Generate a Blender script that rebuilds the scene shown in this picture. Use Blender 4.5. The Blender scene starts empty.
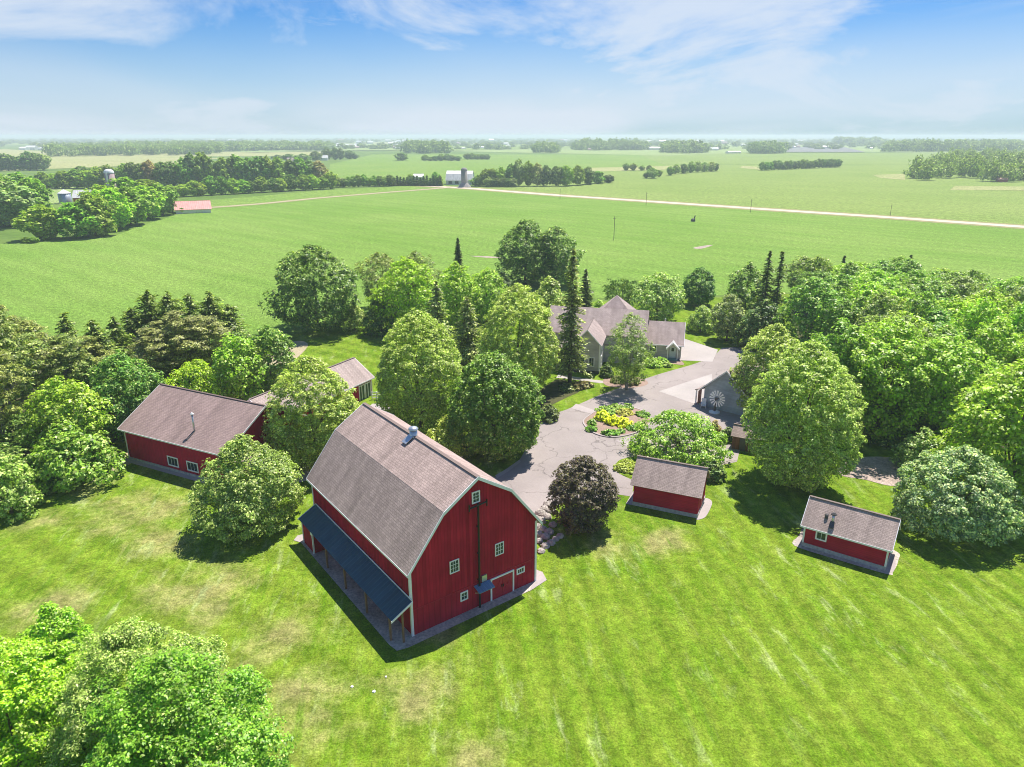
import bpy, math, random
import numpy as np
from mathutils import Vector, Matrix

random.seed(7)
S = bpy.context.scene
COL = S.collection

# ------------------------------------------------------------------ camera
CX, CY, F, HZ, H = 512.0, 383.5, 710.0, 135.5, 36.0
PITCH = math.atan((CY - HZ) / F)
CP, SP = math.cos(PITCH), math.sin(PITCH)
cam = bpy.data.cameras.new('camera')
cam.sensor_width = 36.0
cam.lens = F / 1024 * 36.0
cam.clip_start = 0.5
cam.clip_end = 60000
co = bpy.data.objects.new('camera', cam)
co.location = (0, 0, H)
co.rotation_euler = (math.pi / 2 - PITCH, 0, 0)
COL.objects.link(co)
S.camera = co


def G(u, v, z=0.0):
    """survey point: photo pixel -> point at height z"""
    vy = v - CY
    r = (u - CX, F * CP - vy * SP, -F * SP - vy * CP)
    t = (z - H) / r[2]
    return Vector((r[0] * t, r[1] * t, z))


def height_at(x, y, v):
    lo, hi = 0.0, 80.0
    for _ in range(40):
        m = (lo + hi) / 2
        zz = m - H
        d = y * CP - zz * SP
        uu = y * SP + zz * CP
        if CY - F * uu / d > v:
            lo = m
        else:
            hi = m
    return lo


def survey(u0, u1, vt, vb, k=0.7):
    """box seen in the photo -> base point, radius, height"""
    u = (u0 + u1) / 2
    b = G(u, vb)
    y = b.y
    R = 1
    for _ in range(8):
        R = (u1 - u0) / 2 * (y * CP + 33 * SP) / F
        y = b.y + k * R
    x = (u - CX) / F * (y * CP + 31 * SP)
    return x, y, R, height_at(x, y, vt)


# ------------------------------------------------------------------ materials
MATS = {}


class NT:
    def __init__(s, name):
        s.m = bpy.data.materials.new(name)
        s.m.use_nodes = True
        s.t = s.m.node_tree
        s.t.nodes.clear()
        s.out = s.n('ShaderNodeOutputMaterial')

    def n(s, typ, **kw):
        nd = s.t.nodes.new(typ)
        for k, v in kw.items():
            setattr(nd, k, v)
        return nd

    def l(s, a, b):
        s.t.links.new(a, b)

    def val(s, sock, v):
        if isinstance(v, bpy.types.NodeSocket):
            s.l(v, sock)
        elif isinstance(v, (tuple, list)) and len(v) == 3 and sock.type == 'RGBA':
            sock.default_value = (*v, 1)
        else:
            sock.default_value = v

    def coord(s, kind='Object'):
        return s.n('ShaderNodeTexCoord').outputs[kind]

    def math(s, op, a, b=0.0, c=None, clamp=False):
        nd = s.n('ShaderNodeMath', operation=op, use_clamp=clamp)
        s.val(nd.inputs[0], a)
        s.val(nd.inputs[1], b)
        if c is not None:
            s.val(nd.inputs[2], c)
        return nd.outputs[0]

    def mix(s, fac, a, b, blend='MIX'):
        nd = s.n('ShaderNodeMix', data_type='RGBA', blend_type=blend)
        s.val(nd.inputs[0], fac)
        s.val(nd.inputs[6], a)
        s.val(nd.inputs[7], b)
        return nd.outputs[2]

    def noise(s, vec, scale, detail=3, rough=.55, dist=0.0):
        nd = s.n('ShaderNodeTexNoise')
        s.l(vec, nd.inputs['Vector'])
        nd.inputs['Scale'].default_value = scale
        nd.inputs['Detail'].default_value = detail
        nd.inputs['Roughness'].default_value = rough
        nd.inputs['Distortion'].default_value = dist
        return nd.outputs['Fac']

    def scalevec(s, vec, sc, rot=(0, 0, 0), loc=(0, 0, 0)):
        nd = s.n('ShaderNodeMapping')
        s.l(vec, nd.inputs[0])
        nd.inputs['Scale'].default_value = sc
        nd.inputs['Rotation'].default_value = rot
        nd.inputs['Location'].default_value = loc
        return nd.outputs[0]

    def rotscale(s, vec, ang, sc):
        return s.scalevec(s.scalevec(vec, (1, 1, 1), (0, 0, math.radians(ang))), sc)

    def smooth(s, v, lo, hi):
        nd = s.n('ShaderNodeMapRange', interpolation_type='SMOOTHSTEP')
        s.val(nd.inputs[0], v)
        nd.inputs[1].default_value = lo
        nd.inputs[2].default_value = hi
        return nd.outputs[0]

    def lin(s, v, a, b, c, d):
        nd = s.n('ShaderNodeMapRange')
        s.val(nd.inputs[0], v)
        for i, q in enumerate((a, b, c, d)):
            nd.inputs[i + 1].default_value = q
        return nd.outputs[0]

    def bump(s, h, strength=.3, dist=.1):
        nd = s.n('ShaderNodeBump')
        nd.inputs['Strength'].default_value = strength
        nd.inputs['Distance'].default_value = dist
        s.l(h, nd.inputs['Height'])
        return nd.outputs[0]

    def finish(s, col, rough=.8, spec=.3, metal=0.0, normal=None, key=None):
        p = s.n('ShaderNodeBsdfPrincipled')
        s.val(p.inputs['Base Color'], col)
        s.val(p.inputs['Roughness'], rough)
        p.inputs['Specular IOR Level'].default_value = spec
        p.inputs['Metallic'].default_value = metal
        if normal is not None:
            s.l(normal, p.inputs['Normal'])
        s.l(p.outputs[0], s.out.inputs[0])
        MATS[s.m.name] = s.m
        return s.m


def plain(name, col, rough=.7, spec=.3, metal=0.0, var=.12, scale=3.0):
    t = NT(name)
    c = t.coord()
    n = t.noise(c, scale, 4)
    k = t.lin(n, .25, .75, 1 - var, 1 + var)
    m = t.mix(1.0, col, (1, 1, 1), 'MULTIPLY')
    nd = t.n('ShaderNodeVectorMath', operation='SCALE')
    t.l(m, nd.inputs[0])
    t.l(k, nd.inputs['Scale'])
    return t.finish(nd.outputs[0], rough, spec, metal)


def siding(name, col, board=.3, vertical=True, var=.15):
    t = NT(name)
    c = t.coord()
    sx = t.n('ShaderNodeSeparateXYZ')
    t.l(c, sx.inputs[0])
    if vertical:
        a = t.math('ADD', sx.outputs[0], sx.outputs[1])
    else:
        a = sx.outputs[2]
    q = t.math('DIVIDE', a, board)
    fr = t.math('FRACT', q)
    groove = t.smooth(t.math('ABSOLUTE', t.math('SUBTRACT', fr, .5)), .36, .5)
    idx = t.math('FLOOR', q)
    wn = t.n('ShaderNodeTexWhiteNoise', noise_dimensions='1D')
    t.l(idx, wn.inputs['W'])
    pv = t.lin(wn.outputs[0], 0, 1, 1 - var, 1 + var)
    st = t.noise(t.scalevec(c, (2, 2, .35) if vertical else (.35, .35, 2)), 1.5, 5, .6)
    sv = t.lin(st, .25, .75, .8, 1.2)
    k = t.math('MULTIPLY', pv, sv)
    big = t.lin(t.noise(c, .35, 4), .3, .7, .8, 1.18)
    k = t.math('MULTIPLY', k, big)
    k = t.math('MULTIPLY', k, t.lin(groove, 0, 1, 1, .72))
    nd = t.n('ShaderNodeVectorMath', operation='SCALE')
    nd.inputs[0].default_value = col
    t.l(k, nd.inputs['Scale'])
    b = t.bump(t.math('SUBTRACT', 1.0, groove), .5, .02)
    return t.finish(nd.outputs[0], .8, .08, 0, b)


def shingles(name, col, var=.22, row=.2):
    t = NT(name)
    uv = t.coord('UV')
    br = t.n('ShaderNodeTexBrick')
    t.l(uv, br.inputs['Vector'])
    br.inputs['Scale'].default_value = 1.0
    br.inputs['Brick Width'].default_value = .36
    br.inputs['Row Height'].default_value = row
    br.inputs['Mortar Size'].default_value = .016
    br.inputs['Mortar Smooth'].default_value = .4
    br.inputs['Bias'].default_value = 0
    c0 = tuple(q * (1 - var) for q in col)
    c1 = tuple(q * (1 + var) for q in col)
    br.inputs['Color1'].default_value = (*c0, 1)
    br.inputs['Color2'].default_value = (*c1, 1)
    br.inputs['Mortar'].default_value = (*[q * .5 for q in col], 1)
    st = t.noise(t.scalevec(uv, (1.2, .12, 1)), 1.0, 5, .65)
    k = t.lin(st, .3, .7, .78, 1.18)
    bl = t.lin(t.noise(uv, .25, 4, .6), .3, .7, .84, 1.15)
    fine = t.lin(t.noise(uv, 9, 2), .3, .7, .85, 1.15)
    k = t.math('MULTIPLY', t.math('MULTIPLY', k, bl), fine)
    nd = t.n('ShaderNodeVectorMath', operation='SCALE')
    t.l(br.outputs['Color'], nd.inputs[0])
    t.l(k, nd.inputs['Scale'])
    b = t.bump(br.outputs['Fac'], -.4, .02)
    return t.finish(nd.outputs[0], .9, .2, 0, b)


def metal_roof(name, col, rib=.45, rough=.45, metal=.3):
    t = NT(name)
    uv = t.coord('UV')
    sx = t.n('ShaderNodeSeparateXYZ')
    t.l(uv, sx.inputs[0])
    fr = t.math('FRACT', t.math('DIVIDE', sx.outputs[0], rib))
    g = t.smooth(t.math('ABSOLUTE', t.math('SUBTRACT', fr, .5)), .38, .48)
    k = t.math('MULTIPLY', t.lin(g, 0, 1, 1, 1.35), t.lin(t.noise(t.scalevec(uv, (1, .3, 1)), 1.2, 5), .3, .7, .78, 1.2))
    nd = t.n('ShaderNodeVectorMath', operation='SCALE')
    nd.inputs[0].default_value = col
    t.l(k, nd.inputs['Scale'])
    return t.finish(nd.outputs[0], rough, .4, metal, t.bump(g, .5, .03))


def leafmat(name, k0=1.0, k1=3.9, spec=.36):
    """tint comes from the object's colour; alpha = share of pale leaves: new growth plus highlights painted into the colour"""
    t = NT(name)
    oi = t.n('ShaderNodeObjectInfo')
    geo = t.n('ShaderNodeNewGeometry')
    r = geo.outputs['Random Per Island']
    wn = t.n('ShaderNodeTexWhiteNoise', noise_dimensions='1D')
    t.l(t.math('MULTIPLY', r, 917.3), wn.inputs['W'])
    r2 = wn.outputs[0]
    k = t.lin(r, 0, 1, k0, k1)
    c = t.coord()
    cl = t.noise(c, .55, 2)
    k = t.math('MULTIPLY', k, t.lin(cl, .3, .7, .82, 1.18))
    hue = t.mix(t.smooth(r2, .2, 1), oi.outputs['Color'], (.21, .24, .028))
    base = t.mix(.22, oi.outputs['Color'], hue)
    pale = t.mix(.6, oi.outputs['Color'], (.40, .43, .24))
    lt = t.math('LESS_THAN', r2, oi.outputs['Alpha'])
    base = t.mix(lt, base, pale)
    base = t.mix(1.0, base, (1.08, 1.04, .66), 'MULTIPLY')
    nd = t.n('ShaderNodeVectorMath', operation='SCALE')
    t.l(base, nd.inputs[0])
    t.l(k, nd.inputs['Scale'])
    p = t.n('ShaderNodeBsdfPrincipled')
    t.l(nd.outputs[0], p.inputs['Base Color'])
    p.inputs['Roughness'].default_value = .42
    p.inputs['Specular IOR Level'].default_value = spec
    tr = t.n('ShaderNodeBsdfTranslucent')
    tc = t.mix(1.0, nd.outputs[0], (1.05, 1.3, .4), 'MULTIPLY')
    t.l(tc, tr.inputs[0])
    ms = t.n('ShaderNodeMixShader')
    ms.inputs[0].default_value = .32
    t.l(p.outputs[0], ms.inputs[1])
    t.l(tr.outputs[0], ms.inputs[2])
    t.l(ms.outputs[0], t.out.inputs[0])
    MATS[name] = t.m
    return t.m


leafmat('leaf')
leafmat('leaf_far', 1.2, 3.6, .08)
plain('bark', (.13, .105, .085), .9, .1, var=.35, scale=6)
plain('bark_pale', (.30, .27, .24), .9, .1, var=.3, scale=6)
siding('barn_red', (.40, .016, .036), .28)
siding('barn_red_low', (.385, .018, .040), .5, var=.06)
siding('shop_red', (.42, .017, .046), .24, var=.06)
siding('shed_red', (.41, .018, .038), .18, vertical=False, var=.06)
siding('brown_board', (.20, .09, .06), .2)
siding('house_gray', (.52, .48, .475), .16, vertical=False, var=.05)
siding('garage_gray', (.37, .41, .46), .16, vertical=False, var=.05)
shingles('shingle_brown', (.45, .335, .295), .12)
shingles('shingle_shop', (.33, .235, .215), .08)
shingles('shingle_old', (.45, .345, .305), .13, .15)
shingles('shingle_house', (.45, .355, .325), .10)
metal_roof('navy_metal', (.040, .090, .125), .45, .6, .1)
metal_roof('blue_metal', (.16, .30, .45), .25)
metal_roof('white_metal', (.62, .60, .58), .9, .5, .1)
metal_roof('pink_metal', (.58, .27, .24), .9, .5, .1)
metal_roof('bin_metal', (.42, .46, .52), .5, .4, .5)
plain('white_trim', (.86, .83, .85), .6, .3, var=.06)
plain('black_metal', (.012, .012, .014), .5, .4)
plain('dark_trim', (.10, .09, .09), .6)
plain('glass', (.02, .04, .055), .08, .6, var=.3)
plain('galvanised', (.55, .57, .60), .35, .5, .7, var=.15)
plain('stone_block', (.44, .42, .40), .9, var=.3, scale=4)
plain('rock', (.44, .385, .34), .9, var=.4, scale=2.5)
plain('door_red', (.43, .015, .042), .6, var=.12)
plain('door_white', (.62, .68, .70), .5, var=.05)
plain('wood_post', (.24, .14, .09), .8, var=.25)
plain('pole_wood', (.18, .15, .13), .9, var=.25)
plain('orange_wood', (.42, .17, .11), .6, var=.15)
plain('silo_block', (.42, .30, .30), .9, var=.2)
plain('silo_gray', (.30, .27, .26), .9, var=.2)
plain('dome_white', (.72, .72, .72), .5, var=.06)
plain('white_wall', (.74, .72, .70), .7, var=.06)
plain('red_wall', (.38, .10, .08), .7, var=.1)
plain('teal_step', (.12, .24, .24), .7)
plain('flower_red', (.40, .10, .10), .6)


def grass_mat(name, stripes=True):
    t = NT(name)
    c = t.coord()
    sx = t.n('ShaderNodeSeparateXYZ')
    t.l(c, sx.inputs[0])
    X, Y = sx.outputs[0], sx.outputs[1]
    wob = t.math('MULTIPLY', t.math('SUBTRACT', t.noise(c, .09, 3), .5), 2.2)

    def stripe(ang, width, ph=0.0):
        a = math.radians(ang)
        d = t.math('ADD', t.math('MULTIPLY', X, -math.sin(a)), t.math('MULTIPLY', Y, math.cos(a)))
        d = t.math('ADD', t.math('ADD', d, wob), ph)
        sn = t.math('SINE', t.math('MULTIPLY', d, 2 * math.pi / width))
        return sn
    base = t.noise(c, .12, 4, .6)
    fine = t.noise(c, 1.4, 6, .75)
    vf = t.noise(c, 6.5, 3, .7)
    g0 = t.mix(t.smooth(base, .32, .7), (.108, .205, .010), (.165, .258, .020))
    nar = t.smooth(t.noise(t.rotscale(c, -6, (1.0, .3, 1)), 1.1, 6, .75), .38, .66)
    g1 = t.mix(t.math('MULTIPLY', nar, .65), g0, (.225, .285, .034))
    # dry, tan patches
    drn = t.noise(c, .22, 5, .65)

    def spot(px, rad):
        p = G(*px)
        dx = t.math('SUBTRACT', X, p.x)
        dy = t.math('SUBTRACT', Y, p.y)
        d = t.math('SQRT', t.math('ADD', t.math('MULTIPLY', dx, dx), t.math('MULTIPLY', dy, dy)))
        return t.math('SUBTRACT', 1.0, t.math('DIVIDE', d, rad), clamp=True)
    dry = None
    for px, rad in (((138, 514), 9), ((160, 540), 6), ((50, 605), 5), ((75, 600), 4), ((20, 500), 4), ((298, 690), 5), ((320, 715), 5),
                    ((470, 755), 4), ((275, 640), 7), ((420, 690), 5), ((200, 590), 8), ((440, 630), 3), ((90, 490), 5), ((610, 545), 4), ((655, 540), 5), ((40, 520), 4)):
        q = spot(px, rad)
        dry = q if dry is None else t.math('MAXIMUM', dry, q)
    ragged = t.math('ADD', t.math('MULTIPLY', dry, .62), t.math('MULTIPLY', t.math('SUBTRACT', drn, .5), 1.5))
    ragged = t.math('ADD', ragged, t.math('MULTIPLY', t.math('SUBTRACT', fine, .5), .5))
    g2 = t.mix(t.math('MULTIPLY', t.smooth(ragged, .12, .72), .72), g1, (.34, .29, .125))
    # grey-green clipping streaks left by the mower
    strk = t.noise(t.rotscale(c, -7, (1.0, .26, 1)), .75, 6, .72, .4)
    strk2 = t.noise(c, .05, 2)
    pale = t.math('MULTIPLY', t.smooth(strk, .53, .70), t.smooth(strk2, .34, .56))
    g3 = t.mix(t.math('MULTIPLY', pale, .8), g2, (.34, .40, .15))
    strk3 = t.noise(t.rotscale(c, -7, (1.3, .17, 1)), .7, 4, .6, .3)
    g3 = t.mix(t.math('MULTIPLY', t.smooth(strk3, .57, .68), .6), g3, (.095, .20, .008))
    # mower lines: along y on the right, diagonal on the left
    side = t.smooth(X, -14, -4)
    sR = stripe(97, 2.4)
    sR = t.math('MULTIPLY', sR, t.lin(t.noise(c, .16, 2), .3, .6, .25, 1))
    sL = stripe(-33, 3.6)
    sL2 = stripe(57, 3.1)
    sL = t.math('ADD', t.math('MULTIPLY', sL, .9), t.math('MULTIPLY', sL2, .35))
    st = t.math('ADD', t.math('MULTIPLY', sR, side), t.math('MULTIPLY', sL, t.math('SUBTRACT', 1.0, side)))
    k = t.lin(st, -1, 1, .83, 1.14) if stripes else 1.0
    if stripes:
        edge = t.math('MULTIPLY', t.smooth(stripe(97, 4.3, .7), .80, 1.0), t.smooth(t.noise(t.scalevec(c, (1, .35, 1)), .35, 3), .46, .62))
        k = t.math('MULTIPLY', k, t.lin(t.math('MULTIPLY', edge, side), 0, 1, 1, .84))
    k = t.math('MULTIPLY', k, t.lin(fine, .25, .75, .48, 1.52))
    k = t.math('MULTIPLY', k, t.lin(vf, .25, .75, .5, 1.5))
    nd = t.n('ShaderNodeVectorMath', operation='SCALE')
    t.l(g3, nd.inputs[0])
    t.val(nd.inputs['Scale'], k)
    h = t.math('ADD', fine, vf)
    return t.finish(nd.outputs[0], .95, .03, 0, t.bump(h, .5, .2))


def crop_mat(name, c0, c1, ang=0.0, row=.76, grain=1.0):
    t = NT(name)
    c = t.coord()
    big = t.noise(c, .012, 5, .6)
    mid = t.noise(t.rotscale(c, ang, (.15, 1, 1)), .09, 4, .6)
    fine = t.noise(c, .9 * grain, 5, .75)
    vf = t.noise(c, 3.2 * grain, 2, .7)
    g = t.mix(t.smooth(t.math('ADD', t.math('MULTIPLY', big, .6), t.math('MULTIPLY', mid, .4)), .36, .64), c0, c1)
    k = t.math('MULTIPLY', t.lin(fine, .25, .75, .4, 1.6), t.lin(vf, .25, .75, .25, 1.75))
    sx = t.n('ShaderNodeSeparateXYZ')
    t.l(t.scalevec(c, (1, 1, 1), (0, 0, math.radians(ang))), sx.inputs[0])
    sn = t.math('SINE', t.math('MULTIPLY', t.math('ADD', sx.outputs[1], t.math('MULTIPLY', t.noise(c, .03, 2), 14)), 2 * math.pi / 9.0))
    k = t.math('MULTIPLY', k, t.lin(sn, -1, 1, .955, 1.045))
    wt = t.math('ABSOLUTE', t.math('SUBTRACT', t.math('FRACT', t.math('DIVIDE', t.math('ADD', sx.outputs[1], t.math('MULTIPLY', t.noise(c, .012, 2), 30)), 27.0)), .5))
    k = t.math('MULTIPLY', k, t.lin(t.math('MULTIPLY', t.smooth(wt, .485, .499), t.smooth(t.noise(c, .03, 2), .45, .6)), 0, 1, 1, .86))
    nd = t.n('ShaderNodeVectorMath', operation='SCALE')
    t.l(g, nd.inputs[0])
    t.l(k, nd.inputs['Scale'])
    return t.finish(nd.outputs[0], .95, .04, 0, t.bump(t.math('ADD', fine, vf), .5, .3))


def asphalt_mat(name, col, crack=True):
    t = NT(name)
    c = t.coord()
    big = t.noise(c, .12, 5, .6)
    fine = t.noise(c, 6, 4, .7)
    k = t.math('MULTIPLY', t.lin(big, .3, .7, .86, 1.14), t.lin(fine, .3, .7, .9, 1.1))
    if crack:
        vn = t.n('ShaderNodeTexVoronoi', feature='DISTANCE_TO_EDGE')
        wv = t.n('ShaderNodeVectorMath', operation='ADD')
        nn = t.n('ShaderNodeTexNoise')
        t.l(c, nn.inputs['Vector'])
        nn.inputs['Scale'].default_value = .35
        nn.inputs['Detail'].default_value = 5
        sc = t.n('ShaderNodeVectorMath', operation='SCALE')
        t.l(nn.outputs['Color'], sc.inputs[0])
        sc.inputs['Scale'].default_value = 4.5
        t.l(c, wv.inputs[0])
        t.l(sc.outputs[0], wv.inputs[1])
        t.l(wv.outputs[0], vn.inputs['Vector'])
        vn.inputs['Scale'].default_value = .17
        line = t.math('SUBTRACT', 1.0, t.smooth(vn.outputs['Distance'], .004, .016))
        gate = t.smooth(t.noise(c, .2, 2), .38, .54)
        k = t.math('MULTIPLY', k, t.lin(t.math('MULTIPLY', line, gate), 0, 1, 1, .62))
    nd = t.n('ShaderNodeVectorMath', operation='SCALE')
    nd.inputs[0].default_value = col
    t.l(k, nd.inputs['Scale'])
    return t.finish(nd.outputs[0], .9, .15, 0, t.bump(fine, .3, .03))


def ground_mat(name, c0, c1, sc=.4, k0=.7, k1=1.3):
    t = NT(name)
    c = t.coord()
    a = t.noise(c, sc, 6, .7)
    b = t.noise(c, sc * 9, 4, .7)
    g = t.mix(t.smooth(a, .35, .65), c0, c1)
    nd = t.n('ShaderNodeVectorMath', operation='SCALE')
    t.l(g, nd.inputs[0])
    t.l(t.lin(b, .25, .75, k0, k1), nd.inputs['Scale'])
    return t.finish(nd.outputs[0], .95, .1, 0, t.bump(b, .6, .08))


grass_mat('lawn')
crop_mat('soy', (.148, .258, .040), (.200, .298, .062), 42)
crop_mat('soy_far', (.19, .265, .060), (.23, .295, .078), 42, grain=.5)
crop_mat('crop_pale', (.235, .315, .095), (.28, .34, .13), 10, grain=.35)
crop_mat('crop_yellow', (.30, .32, .12), (.36, .35, .16), 10, grain=.35)
crop_mat('crop_green', (.16, .26, .045), (.20, .285, .06), 20, grain=.35)
crop_mat('soil_mauve', (.20, .20, .20), (.24, .23, .22), 0, grain=.3)
ground_mat('meadow', (.10, .17, .03), (.15, .22, .045), .02)
ground_mat('verge', (.24, .25, .09), (.30, .27, .13), .2)
asphalt_mat('asphalt', (.325, .278, .258))
asphalt_mat('concrete', (.42, .375, .35), False)
asphalt_mat('old_concrete', (.40, .345, .33), False)
asphalt_mat('dirt_road', (.60, .485, .37), False)
ground_mat('gravel', (.37, .32, .275), (.52, .45, .39), .5, .55, 1.45)
ground_mat('mulch', (.30, .21, .165), (.36, .25, .20), .8, .7, 1.3)
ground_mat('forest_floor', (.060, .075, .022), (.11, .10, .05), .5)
ground_mat('dirt', (.46, .36, .31), (.32, .25, .21), .6, .5, 1.5)
ground_mat('path_dirt', (.46, .37, .27), (.36, .32, .18), .3)


# ------------------------------------------------------------------ mesh builder
class MB:
    def __init__(s):
        s.v, s.f, s.uv = [], [], []

    def face(s, pts, uv=None):
        b = len(s.v)
        s.v += [tuple(p) for p in pts]
        s.f.append(tuple(range(b, b + len(pts))))
        s.uv.append(uv or [(0, 0)] * len(pts))
        return s

    def box(s, o, a, b, c):
        o, a, b, c = Vector(o), Vector(a), Vector(b), Vector(c)
        P = [o, o + a, o + a + b, o + b, o + c, o + a + c, o + a + b + c, o + b + c]
        if a.cross(b).dot(c) < 0:
            P = [P[i] for i in (0, 3, 2, 1, 4, 7, 6, 5)]
        for q in ((3, 2, 1, 0), (4, 5, 6, 7), (0, 1, 5, 4), (1, 2, 6, 5), (2, 3, 7, 6), (3, 0, 4, 7)):
            s.face([P[i] for i in q])
        return s

    def abox(s, x0, x1, y0, y1, z0, z1):
        return s.box((x0, y0, z0), (x1 - x0, 0, 0), (0, y1 - y0, 0), (0, 0, z1 - z0))

    def prism(s, poly, d):
        """extrude a polygon (list of points) by vector d"""
        P = [Vector(p) for p in poly]
        d = Vector(d)
        n = len(P)
        s.face(list(reversed(P)))
        s.face([p + d for p in P])
        for i in range(n):
            j = (i + 1) % n
            s.face([P[i], P[j], P[j] + d, P[i] + d])
        return s

    def slab(s, e0, e1, r1, r0, th=.12, trim=None):
        """roof plane: eave e0->e1, ridge r0->r1, thickness below"""
        e0, e1, r0, r1 = (Vector(p) for p in (e0, e1, r0, r1))
        n = (e1 - e0).cross(r0 - e0).normalized()
        W = (e1 - e0).length
        L = (r0 - e0).length
        W2 = (r1 - r0).length
        off = (r0 - e0).dot((e1 - e0).normalized())
        s.face([e0, e1, r1, r0], [(0, 0), (W, 0), (off + W2, L), (off, L)])
        d = -n * th
        s.face([r0 + d, r1 + d, e1 + d, e0 + d])
        for a, b in ((e0, e1), (e1, r1), (r1, r0), (r0, e0)):
            s.face([a + d, b + d, b, a])
        return s

    def tube(s, pts, rad, n=8, cap=True):
        pts = [Vector(p) for p in pts]
        rings = []
        for i, p in enumerate(pts):
            t = (pts[min(i + 1, len(pts) - 1)] - pts[max(i - 1, 0)]).normalized()
            a = t.cross(Vector((0, 0, 1)) if abs(t.z) < .9 else Vector((1, 0, 0))).normalized()
            b = t.cross(a)
            r = rad[i] if isinstance(rad, (list, tuple)) else rad
            base = len(s.v)
            for k in range(n):
                an = 2 * math.pi * k / n
                s.v.append(tuple(p + (a * math.cos(an) + b * math.sin(an)) * r))
            rings.append(base)
        for i in range(len(rings) - 1):
            for k in range(n):
                k2 = (k + 1) % n
                s.f.append((rings[i] + k, rings[i] + k2, rings[i + 1] + k2, rings[i + 1] + k))
                s.uv.append([(0, 0)] * 4)
        if cap:
            s.f.append(tuple(rings[0] + k for k in reversed(range(n))))
            s.uv.append([(0, 0)] * n)
            s.f.append(tuple(rings[-1] + k for k in range(n)))
            s.uv.append([(0, 0)] * n)
        return s

    def lathe(s, prof, n=20, c=(0, 0)):
        rings = []
        for r, z in prof:
            rings.append(len(s.v))
            for k in range(n):
                an = 2 * math.pi * k / n
                s.v.append((c[0] + r * math.cos(an), c[1] + r * math.sin(an), z))
        for i in range(len(rings) - 1):
            for k in range(n):
                k2 = (k + 1) % n
                s.f.append((rings[i] + k, rings[i] + k2, rings[i + 1] + k2, rings[i + 1] + k))
                s.uv.append([(k / n * 6.28 * prof[i][0], prof[i][1]), ((k + 1) / n * 6.28 * prof[i][0], prof[i][1]),
                             ((k + 1) / n * 6.28 * prof[i][0], prof[i + 1][1]), (k / n * 6.28 * prof[i][0], prof[i + 1][1])])
        s.f.append(tuple(rings[-1] + k for k in range(n)))
        s.uv.append([(0, 0)] * n)
        return s

    def build(s, name, mat, parent=None, smooth=False):
        me = bpy.data.meshes.new(name)
        me.from_pydata(s.v, [], s.f)
        uvl = me.uv_layers.new(name='UVMap')
        flat = [c for fu in s.uv for p in fu for c in p]
        uvl.data.foreach_set('uv', flat)
        me.materials.append(MATS[mat])
        if smooth:
            me.shade_smooth()
        o = bpy.data.objects.new(name, me)
        COL.objects.link(o)
        if parent:
            o.parent = parent
        return o


def thing(name, label, cat, loc=(0, 0, 0), rz=0.0, group=None):
    o = bpy.data.objects.new(name, None)
    o.empty_display_size = .5
    COL.objects.link(o)
    o.location = loc
    o.rotation_euler = (0, 0, rz)
    o['label'] = label
    o['category'] = cat
    if group:
        o['group'] = group
    return o


def tag(o, label, cat, group=None):
    o['label'] = label
    o['category'] = cat
    if group:
        o['group'] = group
    return o


def sheet(name, pts, z, mat, kind='structure'):
    """a flat ground polygon; pts are (x, y)"""
    m = MB()
    P = [(p[0], p[1], z) for p in pts]
    area = sum(P[i][0] * P[(i + 1) % len(P)][1] - P[(i + 1) % len(P)][0] * P[i][1] for i in range(len(P)))
    if area < 0:
        P.reverse()
    m.face(P)
    o = m.build(name, mat)
    o['kind'] = kind
    return o


def px(*uv):
    return [(G(u, v).x, G(u, v).y) for u, v in uv]


def smooth_poly(pts, n=6):
    """closed Catmull-Rom through the points"""
    out = []
    N = len(pts)
    for i in range(N):
        p0, p1, p2, p3 = (np.array(pts[(i + k) % N], float) for k in (-1, 0, 1, 2))
        for j in range(n):
            t = j / n
            out.append(tuple(.5 * ((2 * p1) + (-p0 + p2) * t + (2 * p0 - 5 * p1 + 4 * p2 - p3) * t * t + (-p0 + 3 * p1 - 3 * p2 + p3) * t ** 3)))
    return out


def ribbon(name, pts, w, z, mat):
    P = [Vector((p[0], p[1], 0)) for p in pts]
    L, R = [], []
    for i, p in enumerate(P):
        t = (P[min(i + 1, len(P) - 1)] - P[max(i - 1, 0)]).normalized()
        n = Vector((-t.y, t.x, 0)) * w / 2
        L.append((p + n)[:2])
        R.append((p - n)[:2])
    m = MB()
    for i in range(len(P) - 1):
        m.face([(*R[i], z), (*R[i + 1], z), (*L[i + 1], z), (*L[i], z)])
    o = m.build(name, mat)
    o['kind'] = 'structure'
    return o


# ------------------------------------------------------------------ the land
sheet('ground', [(-24000, -300), (24000, -300), (24000, 26000), (-24000, 26000)], 0, 'meadow')
lawn_pts = [(-140, 12), (-30, -6), (110, -6), (150, 60), (150, 150), (80, 172), (58, 166), (20, 160), (-22, 150), (-36, 140), (-48, 127), (-62, 118), (-140, 100)]
sheet('lawn', lawn_pts, .02, 'lawn')
road_px = [(330, 178.5), (390, 184), (471.6, 188.6), (560, 195.5), (650, 201.5), (760, 209), (890, 217.5), (1024, 227)]
rp = px(*road_px)
a, b = np.array(rp[-2]), np.array(rp[-1])
rp.append(tuple(b + (b - a) * 3))
trk = px((196, 208.6), (230, 206.3), (260, 204), (320, 198), (380, 193), (430, 189.2), (452, 187.4))
fe = [(-300, 120), (-140, 112), (-66, 122), (-50, 126), (-40, 133), (-30, 150), (10, 162), (58, 168), (110, 178), (320, 185)]
near_edge = fe
far_edge = [rp[-1]] + list(reversed(rp[2:-1])) + list(reversed(trk))
left_edge = px((180, 214), (140, 226), (115, 236), (70, 241), (25, 243), (-60, 246))
sheet('field', near_edge + far_edge + left_edge, .035, 'soy')
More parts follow.
